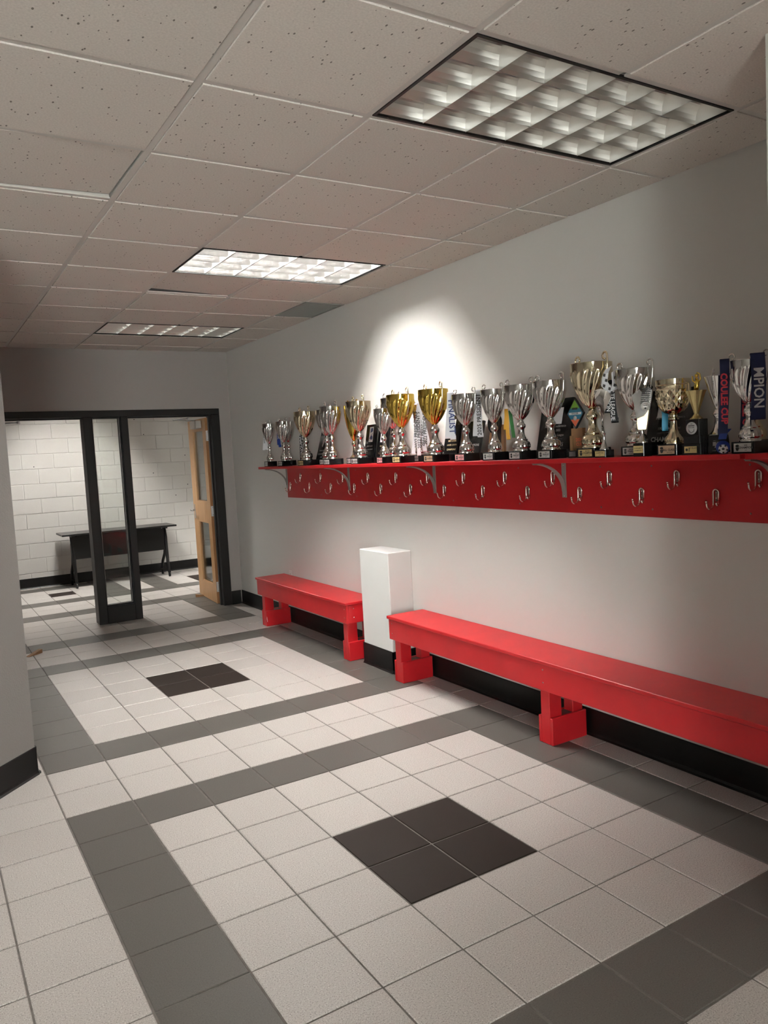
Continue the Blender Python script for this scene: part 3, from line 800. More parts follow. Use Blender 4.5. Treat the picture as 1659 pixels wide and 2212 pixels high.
# wire coat hook: bent-over wire loop on the board, a long J arm and a short stub
def hook_mb():
    m = MB(); r = .0042; hw = .0135
    loop = [(-.005, hw, -.038), (-.005, hw, .012)]
    for k in range(1, 8):
        a = math.pi * k / 8; loop.append((-.005, hw * math.cos(a), .012 + hw * math.sin(a)))
    loop += [(-.005, -hw, .012), (-.005, -hw, -.022)]
    J = []
    for k in range(9):
        a = math.pi * k / 8
        J.append((-.005 - .024 * (1 - math.cos(a)), hw, -.038 - .024 * math.sin(a)))
    J.append((-.055, hw, -.030))
    m.tube(list(reversed(J)) + loop[1:], r, 7)
    m.tube([(-.005, -hw, -.022), (-.008, -hw, -.040), (-.016, -hw, -.048), (-.022, -hw, -.040)], r, 7)
    m.ball((-.055, hw, -.027), .0058, 8, 6); m.ball((-.022, -hw, -.037), .0056, 8, 6)
    return m
HK = hook_mb().mesh('hook', M['nickel'])
HP = MB().box(-.0025, 0, -.0062, .0062, -.030, .020, bev=.001).mesh('hook_plate', M['red_plate'])
HS = MB().lathe([(.0035, 0), (.0025, .002)], 8, M=Matrix.Translation((-.0025, 0, .010)) @ Matrix.Rotation(-math.pi / 2, 4, 'Y')).lathe([(.0035, 0), (.0025, .002)], 8, M=Matrix.Translation((-.0025, 0, -.014)) @ Matrix.Rotation(-math.pi / 2, 4, 'Y')).mesh('hook_screw', M['nickel'])
hp = [(1.953 + .4080 * k, 1.430) for k in range(12)] + [(2.157 + .4105 * k, 1.345) for k in range(12)] + [(1.55, 1.430), (1.75, 1.345)]
for y, z in hp:
    h_ = link('hook', HK, rack, (-.0202, y - 4.1, z - SZ))
    link('hook_plate', HP, h_); link('hook_screw', HS, h_)
psm = MB().lathe([(.005, 0), (.0035, .0015)], 8, M=Matrix.Rotation(-math.pi / 2, 4, 'Y')).mesh('panel_screw', M['dark_screw'])
for y in (6.05, 5.42, 4.78, 4.12, 3.467, 2.835, 2.508, 1.994):
    for z in (1.478, 1.267): link('panel_screw', psm, rack, (-.0203, y - 4.1, z - SZ))

# ================================================================== TROPHIES
VN = Vector((-.74, -.67, 0)).normalized(); VR = Vector((0, 0, 1)).cross(VN)     # faces the hall, and its reading direction
def cup_mesh(R, hb, z0, mtl, flutes=16, twist=-.55, amp=.055, style='swirl', inner='dark'):
    m = MB()
    T = [0, .03, .08, .15, .23, .32, .42, .52, .62, .70, .76, .80, .83, .87, 1.0]
    def rad(t):
        return R * (.13 + .87 * (1 - (1 - t) ** 2.15) ** .86) if style != 'bowl' else R * (.16 + .84 * math.sqrt(max(0, 1 - (1 - t) ** 2.4)))
    if style == 'cone': rad = lambda t: R * (.16 + .84 * t ** .85)
    prof = [(rad(t), z0 + hb * t) for t in T]
    ph = random.random() * 6
    def mod(a, k, z):
        t = T[k] if k < len(T) else 1
        if style == 'plain' or style == 'cone': return 1.0
        if style == 'bowl':
            if t > .78: return 1.0
            return 1 + .035 * math.cos(12 * a + (math.pi if k % 2 else 0))
        env = min(1, t / .15) * max(0, min(1, (.86 - t) / .10))
        c = math.cos(flutes * (a + ph) + flutes * twist * (t - .8))
        return 1 + amp * env * (abs(c) ** .6 * (1 if c > 0 else -1))
    n = flutes * 6 if style == 'swirl' else 48
    m.lathe(prof, n, 0, None, mod, True, False)
    # lip and inside
    m.lathe([(R, z0 + hb), (R * 1.012, z0 + hb + .001), (R * .985, z0 + hb + .0015), (rad(.86) * .965, z0 + hb * .86), (rad(.6) * .9, z0 + hb * .6), (rad(.3) * .8, z0 + hb * .3), (.004, z0 + hb * .22)], n, 0, None, None, False, True)
    return m.mesh('cup', mtl, 60)
def foot_mesh(Rb, z0, hf, mtl, style='bell'):
    if style == 'bell':
        P = [(1.0, 0), (1.0, .025), (.93, .04), (.90, .075), (.97, .10), (1.0, .13), (.99, .20), (.93, .27), (.80, .325), (.70, .345), (.73, .355), (.73, .385), (.66, .40), (.53, .45), (.42, .53), (.37, .62), (.36, .68), (.40, .735), (.52, .77), (.56, .82), (.54, .87), (.44, .905), (.36, .94), (.36, 1.0)]
    elif style == 'smooth':
        P = [(1.0, 0), (1.0, .03), (.80, .08), (.55, .20), (.40, .38), (.34, .55), (.33, .66), (.37, .72), (.50, .77), (.52, .86), (.40, .93), (.36, 1.0)]
    else:
        P = [(1.0, 0), (1.0, .05), (.88, .07), (.92, .10), (.78, .22), (.52, .36), (.38, .50), (.33, .70), (.33, .80), (.52, .84), (.54, .90), (.40, .94), (.40, 1.0)]
    prof = [(r * Rb, z0 + z * hf) for r, z in P]
    def mod(a, k, z):
        t = (z - z0) / hf
        if style != 'smooth' and .08 < t < .30: return 1 + .030 * math.cos(20 * a)
        return 1.0
    return MB().lathe(prof, 60, 0, None, mod).mesh('pedestal', mtl, 50)
def handle_mesh(R, z0, hb, sgn, mtl, ang, big=1.0):
    """curled strap handle: leaves the bowl, runs up past the rim and rolls back in a beaded curl"""
    d = Vector((math.cos(ang), math.sin(ang), 0)) * sgn
    def P(r, z): return d * r + Vector((0, 0, z))
    pts = [P(R * .72, z0 + hb * .34), P(R * .92, z0 + hb * .42), P(R * 1.05, z0 + hb * .58), P(R * 1.13, z0 + hb * .78), P(R * 1.17, z0 + hb * .98), P(R * 1.17, z0 + hb * 1.08)]
    cr = R * .175 * big; cx, cz = R * 1.17 - cr, z0 + hb * 1.08 + .008
    curl = []
    for k in range(13):
        a = math.radians(0 + 262 * k / 12); rr = cr * (1 - .22 * k / 12)
        curl.append(P(cx + rr * math.cos(a), cz + rr * math.sin(a)))
    m = MB(); th = max(.0022, R * .042)
    m.tube(pts + curl, [th * .8] + [th * 1.25] * 4 + [th] * (len(curl) + 1), 6)
    for k in range(1, 11, 1):
        a = math.radians(262 * k / 12); rr = cr * (1 - .22 * k / 12) + th * .9
        m.ball(P(cx + rr * math.cos(a), cz + rr * math.sin(a)), th * .8, 6, 4)
    m.ball(curl[-1], th * 1.5, 8, 5)
    return m.mesh('handle', mtl)
def plate_on(root, w, z0, h, cx, kind, txt, pw=.74, phh=.72, dy=0.0):
    """engraved label on the face of the base that looks into the hall"""
    pm = {'s': 'plate_s', 'g': 'plate_g', 'c': 'plate_c', 'p': 'plate_p'}[kind]
    p = part('plate', MB().box(-w / 2 - .0022, -w / 2 - .0002, -w * pw / 2 + dy, w * pw / 2 + dy, z0 + h * (1 - phh) / 2, z0 + h * (1 + phh) / 2), M[pm], root)
    hh = h * phh; ww = w * pw
    ls = []
    if txt == 'emblem':
        ls = []
    else:
        ls = [(txt[0], hh * .20, ww * .20, hh * .26, .03), (txt[1], hh * .34, ww * .20, -.02 * hh, .03), (txt[2], hh * .15, ww * .20, -hh * .32, .02)]
    ex = [ngon(-ww * .29, hh * .20, hh * .20, 9, 1.2, .8), [(-ww * .40, hh * .02), (-ww * .18, hh * .02), (-ww * .22, -hh * .32), (-ww * .29, -hh * .40), (-ww * .36, -hh * .32)]]
    lettering('lettering', ls, (-w / 2 - .0027, dy, z0 + h / 2), (0, -1, 0), (0, 0, 1), M['ink'], p, ex)
    return p
CUPS = {
 # key: y, x, R, z_rim, base_w, bowl metal, plate, words, label
 'a': (6.715, 2.880, .060, 1.927, .092, 'silver', 's', ('2023', 'FINALIST', 'LEAGUE CUP'), 'small silver cup trophy farthest from the camera, at the end of the shelf'),
 'b': (6.345, 2.860, .066, 1.927, .100, 'silver', 's', ('2023', 'FINALIST', 'LEAGUE CUP'), 'small silver cup trophy, second in the front row from the black door frame'),
 'c': (6.515, 2.985, .062, 1.933, .090, 'silver', 's', ('2023', 'FINALIST', 'LEAGUE CUP'), 'small silver cup trophy in the back row behind the second cup from the far end'),
 'd': (5.937, 2.880, .090, 1.985, .121, 'champagne', 'g', ('2022', 'CHAMPION', 'STATE CUP'), 'pale gold cup trophy beside the black and white lettered lanyard'),
 'e': (5.441, 2.870, .086, 1.990, .121, 'silver', 's', ('2021', 'FINALIST', 'STATE CUP'), 'silver cup trophy just right of the narrow black plaque with white figure'),
 'f': (5.730, 2.975, .084, 1.983, .112, 'silver', 's', ('2021', 'FINALIST', 'STATE CUP'), 'silver cup half hidden in the back row, just right of the narrow plaque'),
 'i': (4.998, 2.870, .094, 1.993, .116, 'champagne', 's', ('2021', 'CHAMPION', 'STATE CUP'), 'pale gold cup on a silver foot before two black plaques with white shields'),
 'j': (4.634, 2.855, .064, 1.913, .088, 'silver', 'p', ('2019', 'FINALIST', 'CUP'), 'small silver cup with a pink plate beside the first bright gold cup'),
 'k': (4.705, 2.985, .085, 1.991, .107, 'silver', 's', ('2020', 'FINALIST', 'CUP'), 'tall silver cup partly behind the first bright gold cup'),
 'l': (4.406, 2.860, .096, 1.990, .114, 'gold', 'g', ('2020', 'CHAMPION', 'CUP'), 'bright gold cup trophy left of the hanging white lettered ribbons'),
 'n': (4.022, 2.860, .097, 1.988, .120, 'gold', 'c', ('2022', 'CHAMPION', 'CUP'), 'bright gold cup trophy right of the hanging white lettered ribbons'),
 'o': (3.701, 2.860, .077, 1.930, .112, 'silver', 'p', ('2025', 'FINALIST', 'CUP'), 'silver cup with a pink plate between two white lanyards'),
 'p': (3.437, 2.860, .070, 1.932, .108, 'silver', 's', ('2024', 'FINALIST', 'CUP'), 'silver cup in front of the wooden round-topped plaque'),
 'q': (3.212, 2.860, .085, 1.934, .108, 'silver', 's', ('2024', 'FINALIST', 'CUP'), 'silver cup standing alone before the bare wall, right of the yellow ribbon'),
 'r': (2.982, 2.860, .087, 1.932, .108, 'silver', 's', ('2023', 'FINALIST', 'CUP'), 'silver cup in front of the wide black plaque without ribbons'),
 's': (2.715, 2.885, .101, 1.991, .118, 'champagne', 'g', ('MIDWEST', 'CHAMPION', 'STATE LEAGUE'), 'tallest pale gold cup in front of the diamond-shaped crest'),
 'u': (2.475, 2.915, .088, 1.935, .102, 'silver', 's', ('MIDWEST', 'FINALIST', 'STATE LEAGUE'), 'silver cup between the white and black lanyard and the striped flat award'),
 'z': (1.868, 2.865, .072, 1.899, .100, 'silver', 's', ('2024', 'CHAMPION', 'CUP'), 'silver cup nearest the camera, between two navy lanyards'),
}
HOOKS_AT = {}
def trophy(key):
    y, x, R, zr, bw, metal, pk, words, label = CUPS[key]
    t = thing('trophy_cup', label, 'trophy', (x, y, SZ), 'trophy cups standing on the red shelf')
    bh = .047; ht = zr - SZ - bh
    part('base', MB().box(-bw / 2, bw / 2, -bw / 2, bw / 2, 0, bh, bev=.002), M['base'], t)
    plate_on(t, bw, 0, bh, 0, pk, words)
    hf = ht * .46; hb = ht - hf
    link('pedestal', foot_mesh(R * .56, bh, hf, M['champagne'] if metal == 'champagne' and key == 's' else M['silver']), t)
    link('cup', cup_mesh(R, hb, bh + hf, M[metal]), t)
    ang = math.radians(90 + random.uniform(-8, 8))
    for s in (1, -1): link('handle', handle_mesh(R, bh + hf, hb, s, M[metal if metal != 'gold' else 'champagne'], ang), t)
    HOOKS_AT[key] = (Vector((x, y, zr)), ang, R, hb)
    return t
for k in CUPS: trophy(k)

# plain gold cup
t = thing('trophy_cup', 'plain smooth gold cup in the back row, left of the pale gold fluted cup', 'trophy', (2.985, 5.290, SZ), 'trophy cups standing on the red shelf')
part('base', MB().box(-.052, .052, -.052, .052, 0, .047, bev=.002), M['base'], t); plate_on(t, .104, 0, .047, 0, 's', ('2018', 'FINALIST', 'CUP'))
link('pedestal', foot_mesh(.042, .047, .13, M['champagne'], 'smooth'), t); link('cup', cup_mesh(.070, .275, .177, M['gold'], style='plain'), t)
for s in (1, -1): link('handle', handle_mesh(.070, .177, .275, s, M['gold'], math.radians(90)), t)
# trophy behind the white ribbons
t = thing('trophy_cup', 'small silver cup hidden behind four hanging white ribbons between two gold cups', 'trophy', (3.005, 4.405, SZ), 'trophy cups standing on the red shelf')
part('base', MB().box(-.045, .045, -.045, .045, 0, .047, bev=.002), M['base'], t); plate_on(t, .09, 0, .047, 0, 's', ('2017', 'FINALIST', 'CUP'))
link('pedestal', foot_mesh(.036, .047, .16, M['silver']), t); link('cup', cup_mesh(.043, .18, .207, M['silver']), t)
for s in (1, -1): link('handle', handle_mesh(.043, .207, .18, s, M['silver'], math.radians(90)), t)
# hammered gold cup
t = thing('trophy_cup', 'wide gold cup with a diamond-cut bowl and a copper plate', 'trophy', (2.875, 2.235, SZ), 'trophy cups standing on the red shelf')
part('base', MB().box(-.052, .052, -.052, .052, 0, .050, bev=.002), M['base'], t)
plate_on(t, .104, 0, .050, 0, 'c', ('', 'FALL CLASSIC', '2ND PLACE'), .80, .74)
link('pedestal', foot_mesh(.044, .050, .125, M['champagne'], 'flared'), t)
def diamond_bowl(R, hb, z0):
    m = MB(); n = 20; rows = 7; vs = []; fs = []
    def rad(t): return R * (.18 + .82 * math.sqrt(max(0, 1 - (1 - t) ** 2.6)))
    for k in range(rows + 1):
        tt = .72 * k / rows
        for i in range(n):
            a = 2 * math.pi * (i + .5 * (k % 2)) / n
            vs.append((rad(tt) * math.cos(a), rad(tt) * math.sin(a), z0 + hb * tt))
    def pyr(a, b, c, d):
        q = [Vector(vs[i]) for i in (a, b, c, d)]; mid = sum(q, Vector()) / 4
        o = Vector((mid.x, mid.y, 0)).normalized() * R * .055
        vs.append(mid + o); e = len(vs) - 1
        for p, r in ((a, b), (b, c), (c, d), (d, a)): fs.append((p, r, e))
    for k in range(rows - 1):
        for i in range(n):
            if k % 2 == 0: l, r, top = (i - 1) % n, i, i
            else: l, r, top = i, (i + 1) % n, i
            pyr(k * n + i, (k + 1) * n + r, (k + 2) * n + top if k + 2 <= rows else (k + 1) * n + r, (k + 1) * n + l)
    m.add(vs, fs, 0, False)
    m.lathe([(rad(0) * .9, z0), (rad(.15) * .97, z0 + hb * .15), (rad(.4) * .985, z0 + hb * .4), (rad(.7), z0 + hb * .70), (R * 1.0, z0 + hb * .715), (R * .985, z0 + hb * .74), (R * .985, z0 + hb * .83), (R * 1.02, z0 + hb * .845), (R * .995, z0 + hb * .86), (R, z0 + hb), (R * .97, z0 + hb), (R * .9, z0 + hb * .7), (R * .5, z0 + hb * .3), (.004, z0 + hb * .25)], 48)
    return m.mesh('cup', M['champagne'], 25)
link('cup', diamond_bowl(.075, .155, .174), t)
for s in (1, -1):
    d = Vector((0, s, 0)); pts = [d * .060 + Vector((0, 0, .205)), d * .078 + Vector((0, 0, .225)), d * .083 + Vector((0, 0, .265)), d * .082 + Vector((0, 0, .300)), d * .076 + Vector((0, 0, .310))]
    part('handle', MB().tube(pts, .003, 6), M['champagne'], t)
# smooth silver cup on a tapered black base
t = thing('trophy_cup', 'smooth silver cup on a tapered black base with a white crest', 'trophy', (2.865, 2.008, SZ), 'trophy cups standing on the red shelf')
part('base', MB().lathe([(.034, 0), (.034, .004), (.044, .006), (.038, .075), (.036, .078)], 4, M=Matrix.Rotation(math.pi / 4, 4, 'Z'), smooth=False), M['base'], t)
lettering('crest', [('CUP', .007, 0, .019, .03), ('SOCCER', .0045, 0, -.024, .02)], (-.0293, 0, .038), (0, -1, 0), (.07, 0, 1), M['greyprint'], t,
          [ngon(0, .004, .011, 4, 1, 1.05, math.pi / 4), [(.012, .012), (.020, .012), (.008, -.012), (0, -.012)]])
link('pedestal', foot_mesh(.040, .078, .105, M['silver'], 'smooth'), t)
link('cup', cup_mesh(.053, .135, .183, M['silver'], style='cone'), t)
for s in (1, -1): link('handle', handle_mesh(.056, .183, .135, s, M['silver'], math.radians(20)), t)
# back trophy whose foot shows beside the nearest silver cup
t = thing('trophy_cup', 'silver cup in the back row behind the nearest silver cup and navy lanyard', 'trophy', (3.022, 1.945, SZ), 'trophy cups standing on the red shelf')
part('base', MB().box(-.045, .045, -.045, .045, 0, .050, bev=.002), M['base'], t)
link('pedestal', foot_mesh(.042, .050, .15, M['champagne']), t); link('cup', cup_mesh(.040, .12, .20, M['silver']), t)
for s in (1, -1): link('handle', handle_mesh(.040, .20, .12, s, M['silver'], math.radians(90)), t)

# twisted silver flame award
t = thing('flame_award', 'slim twisted silver flame award on a small black base with gold plate', 'trophy', (2.818, 2.585, SZ))
part('base', MB().box(-.030, .030, -.034, .034, 0, .036, bev=.002), M['base'], t)
pp = part('plate', MB().box(-.032, -.0301, -.029, .029, .006, .030), M['plate_g'], t)
lettering('lettering', [('CHAMPIONS', .008, 0, .004, .02), ('2019', .006, 0, -.006, .02)], (-.0324, 0, .018), (0, -1, 0), (0, 0, 1), M['ink'], pp)
link('pedestal', MB().lathe([(.022, .036), (.022, .040), (.015, .050), (.009, .075), (.006, .105), (.010, .112), (.006, .118)], 32, mod=lambda a, k, z: 1 + (.04 * math.cos(12 * a) if z < .06 else 0)).mesh('pedestal', M['silver'], 50), t)
def flame():
    m = MB(); vs = []; fs = []; n = 6; rows = 26
    for k in range(rows + 1):
        q = k / rows; z = .114 + .19 * q; w = .007 + .032 * q ** .8; tw = 2.3 * q
        off = Vector((0, .010 * math.sin(3.2 * q), 0))
        for i in range(n):
            u = (i / (n - 1) - .5) * 2
            p = Vector((math.cos(tw) * u * w, math.sin(tw) * u * w, z + .018 * q * (1 - u * u) + .012 * u * q)) + off
            dn = Vector((-math.sin(tw), math.cos(tw), 0)) * (.0035 * (1 - u * u) + .001)
            vs.append(p + dn); vs.append(p - dn)
    c = 2 * n
    for k in range(rows):
        for i in range(n - 1):
            a = k * c + 2 * i
            fs.append((a, a + 2, a + c + 2, a + c)); fs.append((a + 1, a + c + 1, a + c + 3, a + 3))
        a = k * c; fs.append((a, a + c, a + c + 1, a + 1)); a = k * c + 2 * (n - 1); fs.append((a, a + 1, a + c + 1, a + c))
    m.add(vs, fs, 0, True); return m.mesh('flame', M['silver'], 60)
link('flame', flame(), t)
# striped flat award
t = thing('winged_award', 'flat silver and gold fan award with black stripes and a round medal', 'trophy', (2.820, 2.362, SZ))
part('base', MB().box(-.028, .028, -.030, .030, 0, .060, bev=.002), M['base'], t)
pp = part('plate', MB().box(-.0300, -.0281, -.026, .026, .016, .048), M['plate_g'], t)
lettering('lettering', [('TOURNAMENT', .007, 0, .005, .02), ('CHAMPIONS', .007, 0, -.005, .02)], (-.0304, 0, .032), (0, -1, 0), (0, 0, 1), M['ink'], pp)
link('pedestal', MB().lathe([(.026, .060), (.026, .064), (.016, .072), (.010, .092), (.007, .118), (.009, .122)], 24).mesh('pedestal', M['silver'], 50), t)
tb = Matrix.Rotation(math.atan2(VN.y, VN.x), 4, 'Z')
wb = MB().prism([(-.014, .118), (.014, .118), (.020, .150), (.040, .240), (.046, .292), (.030, .310), (.010, .270), (-.006, .300), (-.040, .275), (-.034, .240), (-.020, .160)], 'x', -.005, .005, M=tb)
part('fan', wb, M['silver'], t)
part('gold_wrap', MB().prism([(-.017, .120), (.017, .120), (.024, .160), (.030, .205), (.010, .180), (-.018, .170), (-.022, .150)], 'x', -.009, .009, M=tb), M['matt_gold'], t)
st = MB()
for k in range(9): st.box(.0052, .0062, -.004 + .0012 * k, .030 + .0016 * k, .236 + .008 * k, .240 + .008 * k, M=tb)
part('black_stripes', st, M['ink'], t)
part('medal', MB().lathe([(.020, 0), (.020, .004), (.017, .005), (.017, .004), (.004, .004)], 28, M=tb @ Matrix.Translation((.009, .016, .222)) @ Matrix.Rotation(math.pi / 2, 4, 'Y')), M['plate_s'], t)
part('medal_mark', MB().box(.0132, .0138, .008, .024, .224, .227, M=tb).lathe([(.004, 0), (.004, .0008)], 10, M=tb @ Matrix.Translation((.0132, .016, .214)) @ Matrix.Rotation(math.pi / 2, 4, 'Y')), M['ink'], t)
# gold fan cup on a stepped black tower
t = thing('tower_trophy', 'gold fan-shaped cup with a figure on a stepped black tower', 'trophy', (2.862, 2.110, SZ))
for k, (w, d, z0, z1) in enumerate(((.048, .056, 0, .046), (.043, .049, .046, .080), (.036, .041, .080, .150))):
    tier = part('tier', MB().box(-w + .006, w - .006, -d + .008 - .0 * k, d - .010, z0, z1, bev=.0015), M['base'], t)
    rbm = MB()
    for q in range(8): rbm.box(-w + .010 + q * (2 * w - .022) / 8, -w + .010 + q * (2 * w - .022) / 8 + .004, -d + .0055, -d + .0079, z0 + .001, z1 - .001)
    part('ribbing', rbm, M['ribbed'], tier)
pp = part('plate', MB().box(-.0445, -.0421, -.030, .030, .008, .036), M['plate_g'], t)
lettering('lettering', [('1', .022, -.006, 0, .03), ('ST PLACE', .008, .013, .006, .03)], (-.0449, 0, .022), (0, -1, 0), (0, 0, 1), M['ink'], pp, [ngon(-.018, 0, .006, 10)])
cr_ = part('crest_disc', MB().lathe([(.026, 0), (.026, .002)], 32, M=Matrix.Translation((-.0301, .002, .112)) @ Matrix.Rotation(-math.pi / 2, 4, 'Y')), M['white'], t)
lettering('crest', [('SOCCER', .0075, 0, .003, .03), ('CUP', .005, 0, .018, .03)], (-.0325, .002, .112), (0, -1, 0), (0, 0, 1), M['ink'], cr_,
          [[(-.014, -.003), (-.012, -.003), (-.010, -.012), (0, -.018), (0, -.020), (-.012, -.014)], [(.014, -.003), (.012, -.014), (0, -.020), (0, -.018), (.010, -.012), (.012, -.003)], [(-.016, .009), (.016, .009), (.014, .012), (-.014, .012)]])
link('pedestal', MB().lathe([(.026, .150), (.026, .153), (.018, .160), (.011, .168), (.009, .172)], 20, mod=lambda a, k, z: 1 + .06 * math.cos(10 * a)).mesh('pedestal', M['matt_gold'], 40), t)
fcup = MB().lathe([(.009, .172), (.016, .195), (.027, .230), (.038, .262), (.042, .270), (.039, .270), (.020, .22), (.003, .19)], 40, mod=lambda a, k, z: 1 + .07 * math.cos(10 * a) * min(1, max(0, (z - .175) / .05)))
link('cup', fcup.mesh('cup', M['matt_gold'], 40), t)
fg = MB(); fg.ball((0, 0, .258), .014, 12, 8, sc=(1, 1, .8))
fg.tube([(0, 0, .262), (0, -.004, .285), (0, -.008, .305), (0, -.004, .322)], [.008, .011, .009, .006], 8)
fg.tube([(0, -.004, .300), (0, .014, .312), (0, .016, .332)], .0035, 6).tube([(0, -.008, .300), (0, -.024, .316), (0, -.020, .338), (0, -.006, .344)], .0035, 6)
fg.ball((0, -.004, .332), .008, 10, 7)
link('figure', fg.mesh('figure', M['gold']), t)

# ------------------------------------------------------------------ plaques leaning at the wall
def plaque(name, label, y, w, h, x0=2.985, lean=.07, taper=.78, mtl='acrylic', th=.016, emblem=None, lines=(), skew=0.0, printm='greyprint', foot=True, wood=None):
    t = thing(name, label, 'plaque', (x0, y, SZ))
    up = Vector((lean, 0, h)).normalized(); yy = Vector((0, -1, 0)); nn = yy.cross(up)     # nn looks into the hall
    z0 = .045 if foot else 0
    B = Matrix((yy, up, nn)).transposed().to_4x4(); B.translation = Vector((0, 0, z0))
    hl = math.hypot(lean, h) - z0
    poly = [(-w / 2, 0), (w / 2, 0), (w / 2 * taper + skew, hl), (-w / 2 * taper + skew, hl)]
    part('slab', MB().prism(poly, 'z', -th, 0, M=B), M[mtl], t)
    if foot: part('foot', MB().box(-.018, .030, -w * .52, w * .52, 0, z0, bev=.002), M['base'], t)
    if wood: part('wood_edge', MB().prism([(-w / 2 - .0, 0), (-w / 2 + wood, 0), (-w / 2 * taper + wood, hl), (-w / 2 * taper, hl)], 'z', .0002, .006, M=B), M['walnut'], t)
    if emblem:
        ew, eh, ex, ey, style = emblem
        e = part('emblem', MB().prism([(ex - ew / 2, ey - eh / 2), (ex + ew / 2 - .004, ey - eh / 2), (ex + ew / 2, ey + eh / 2), (ex - ew / 2 + .004, ey + eh / 2)], 'z', .0003, .0012, M=B), M['white'], t)
        mk = []
        if style == 'ball': mk = [ngon(ex + .006, ey - eh * .22, eh * .15, 10), [(ex - ew * .35, ey - eh * .35), (ex + ew * .3, ey + eh * .05), (ex + ew * .3, ey + eh * .12), (ex - ew * .35, ey - eh * .25)], [(ex - ew * .2, ey + eh * .1), (ex + ew * .35, ey + eh * .2), (ex + ew * .35, ey + eh * .42), (ex - ew * .1, ey + eh * .42)]]
        elif style == 'paw': mk = [ngon(ex, ey - eh * .1, eh * .16, 10, .8, 1), [(ex - ew * .3, ey + eh * .12), (ex + ew * .3, ey + eh * .12), (ex + ew * .3, ey + eh * .38), (ex - ew * .3, ey + eh * .38)], ngon(ex + ew * .18, ey - eh * .33, eh * .07, 8)]
        if mk: lettering('emblem_mark', [], B @ Vector((0, 0, .0016)), yy, up, M['navy_ink'] if style == 'ball' else M['ink'], e, mk)
    if lines: lettering('lettering', list(lines), B @ Vector((0, 0, .0008)), yy, up, M[printm], t)
    return t, B
p_, B_ = plaque('award_plaque', 'narrow black tapered plaque with a white figure, far end of the shelf', 5.89, .175, .275, taper=.72,
        lines=[('CHAMPIONS', .020, 0, .045, .02), ('STATE CUP', .016, 0, .075, .02), ('2018', .018, 0, .018, .02)])
part('figure_print', MB().prism([(-.012, .115), (.002, .105), (.010, .13), (.022, .15), (.014, .17), (.020, .19), (.006, .205), (-.006, .19), (-.016, .165), (-.008, .14)], 'z', .0003, .001, M=B_), M['greyprint'], p_)
plaque('award_plaque', 'black plaque with a white ball shield directly behind the pale gold cup', 5.105, .150, .292, taper=.92, emblem=(.062, .115, .008, .175, 'ball'), lines=[('2ND PLACE', .016, 0, .085, .02), ('TOURNAMENT', .014, 0, .060, .02)], x0=3.000, lean=.050)
plaque('award_plaque', 'black plaque with a blue and white ball shield beside the pink-plated small cup', 4.925, .150, .272, taper=.88, emblem=(.066, .110, .0, .165, 'ball'), lines=[('CLASSIC', .016, 0, .080, .02), ('U14', .014, 0, .055, .02), ('THIRD PLACE', .014, 0, .025, .02)], printm='goldprint', x0=3.000, lean=.050)
plaque('award_plaque', 'black plaque with a white paw panel between the gold cup and white lanyard', 4.045, .155, .290, taper=.90, emblem=(.062, .105, -.01, .175, 'paw'), lines=[('2023 CLASSIC', .015, .01, .085, .02), ('UNDER 13 BOYS', .014, .01, .058, .02), ('CHAMPIONS', .017, .01, .028, .02)], printm='goldprint')
plaque('award_plaque', 'black plaque with a thin wooden stripe behind the silver cup with pink plate', 3.842, .190, .240, taper=.95, wood=.016, lines=[('CHAMPIONS', .020, .03, .05, .02)])
plaque('award_plaque', 'wide black plaque with grey lettering, behind one silver cup and clear of ribbons', 3.105, .250, .318, taper=.93, skew=-.006, emblem=(.095, .090, .0, .185, 'none'), lines=[('Midwest Conference', .019, 0, .128, .02), ('2021 - 2022', .017, 0, .105, .02), ('U16 Premier League', .017, 0, .078, .02), ('_____________________', .012, 0, .062, .01), ('CHAMPIONS', .030, -.01, .026, .03)])
plaque('award_plaque', 'wide black plaque with grey lettering behind the sky blue ribbon', 2.360, .250, .300, taper=.95, emblem=(.080, .110, -.035, .185, 'none'), lines=[('Midwest Conference', .019, 0, .128, .02), ('2022 - 2023', .017, 0, .105, .02), ('19U Club Premier', .017, 0, .078, .02), ('_____________________', .012, 0, .062, .01), ('CHAMPIONS', .030, -.01, .026, .03)])
# wooden round-topped plaque
t = thing('wooden_plaque', 'wooden plaque carrying a round black medallion, behind a silver cup', 'plaque', (2.995, 3.590, SZ))
part('foot', MB().box(-.03, .03, -.085, .085, 0, .042, bev=.002), M['walnut'], t)
part('board', MB().prism([(-.075, .042), (.075, .042), (.060, .205), (-.060, .205)], 'x', -.008, .010, M=Matrix.Rotation(math.radians(6), 4, 'Y')), M['walnut'], t)
part('inset', MB().prism([(-.048, .060), (.048, .060), (.040, .190), (-.040, .190)], 'x', -.0105, -.0082, M=Matrix.Rotation(math.radians(6), 4, 'Y')), M['ink'], t)
part('medallion', MB().lathe([(.062, 0), (.062, .010), (.054, .014), (.050, .010), (.004, .010)], 36, M=Matrix.Rotation(math.radians(6), 4, 'Y') @ Matrix.Translation((-.012, .010, .215)) @ Matrix.Rotation(-math.pi / 2, 4, 'Y')), M['black_plastic'], t)
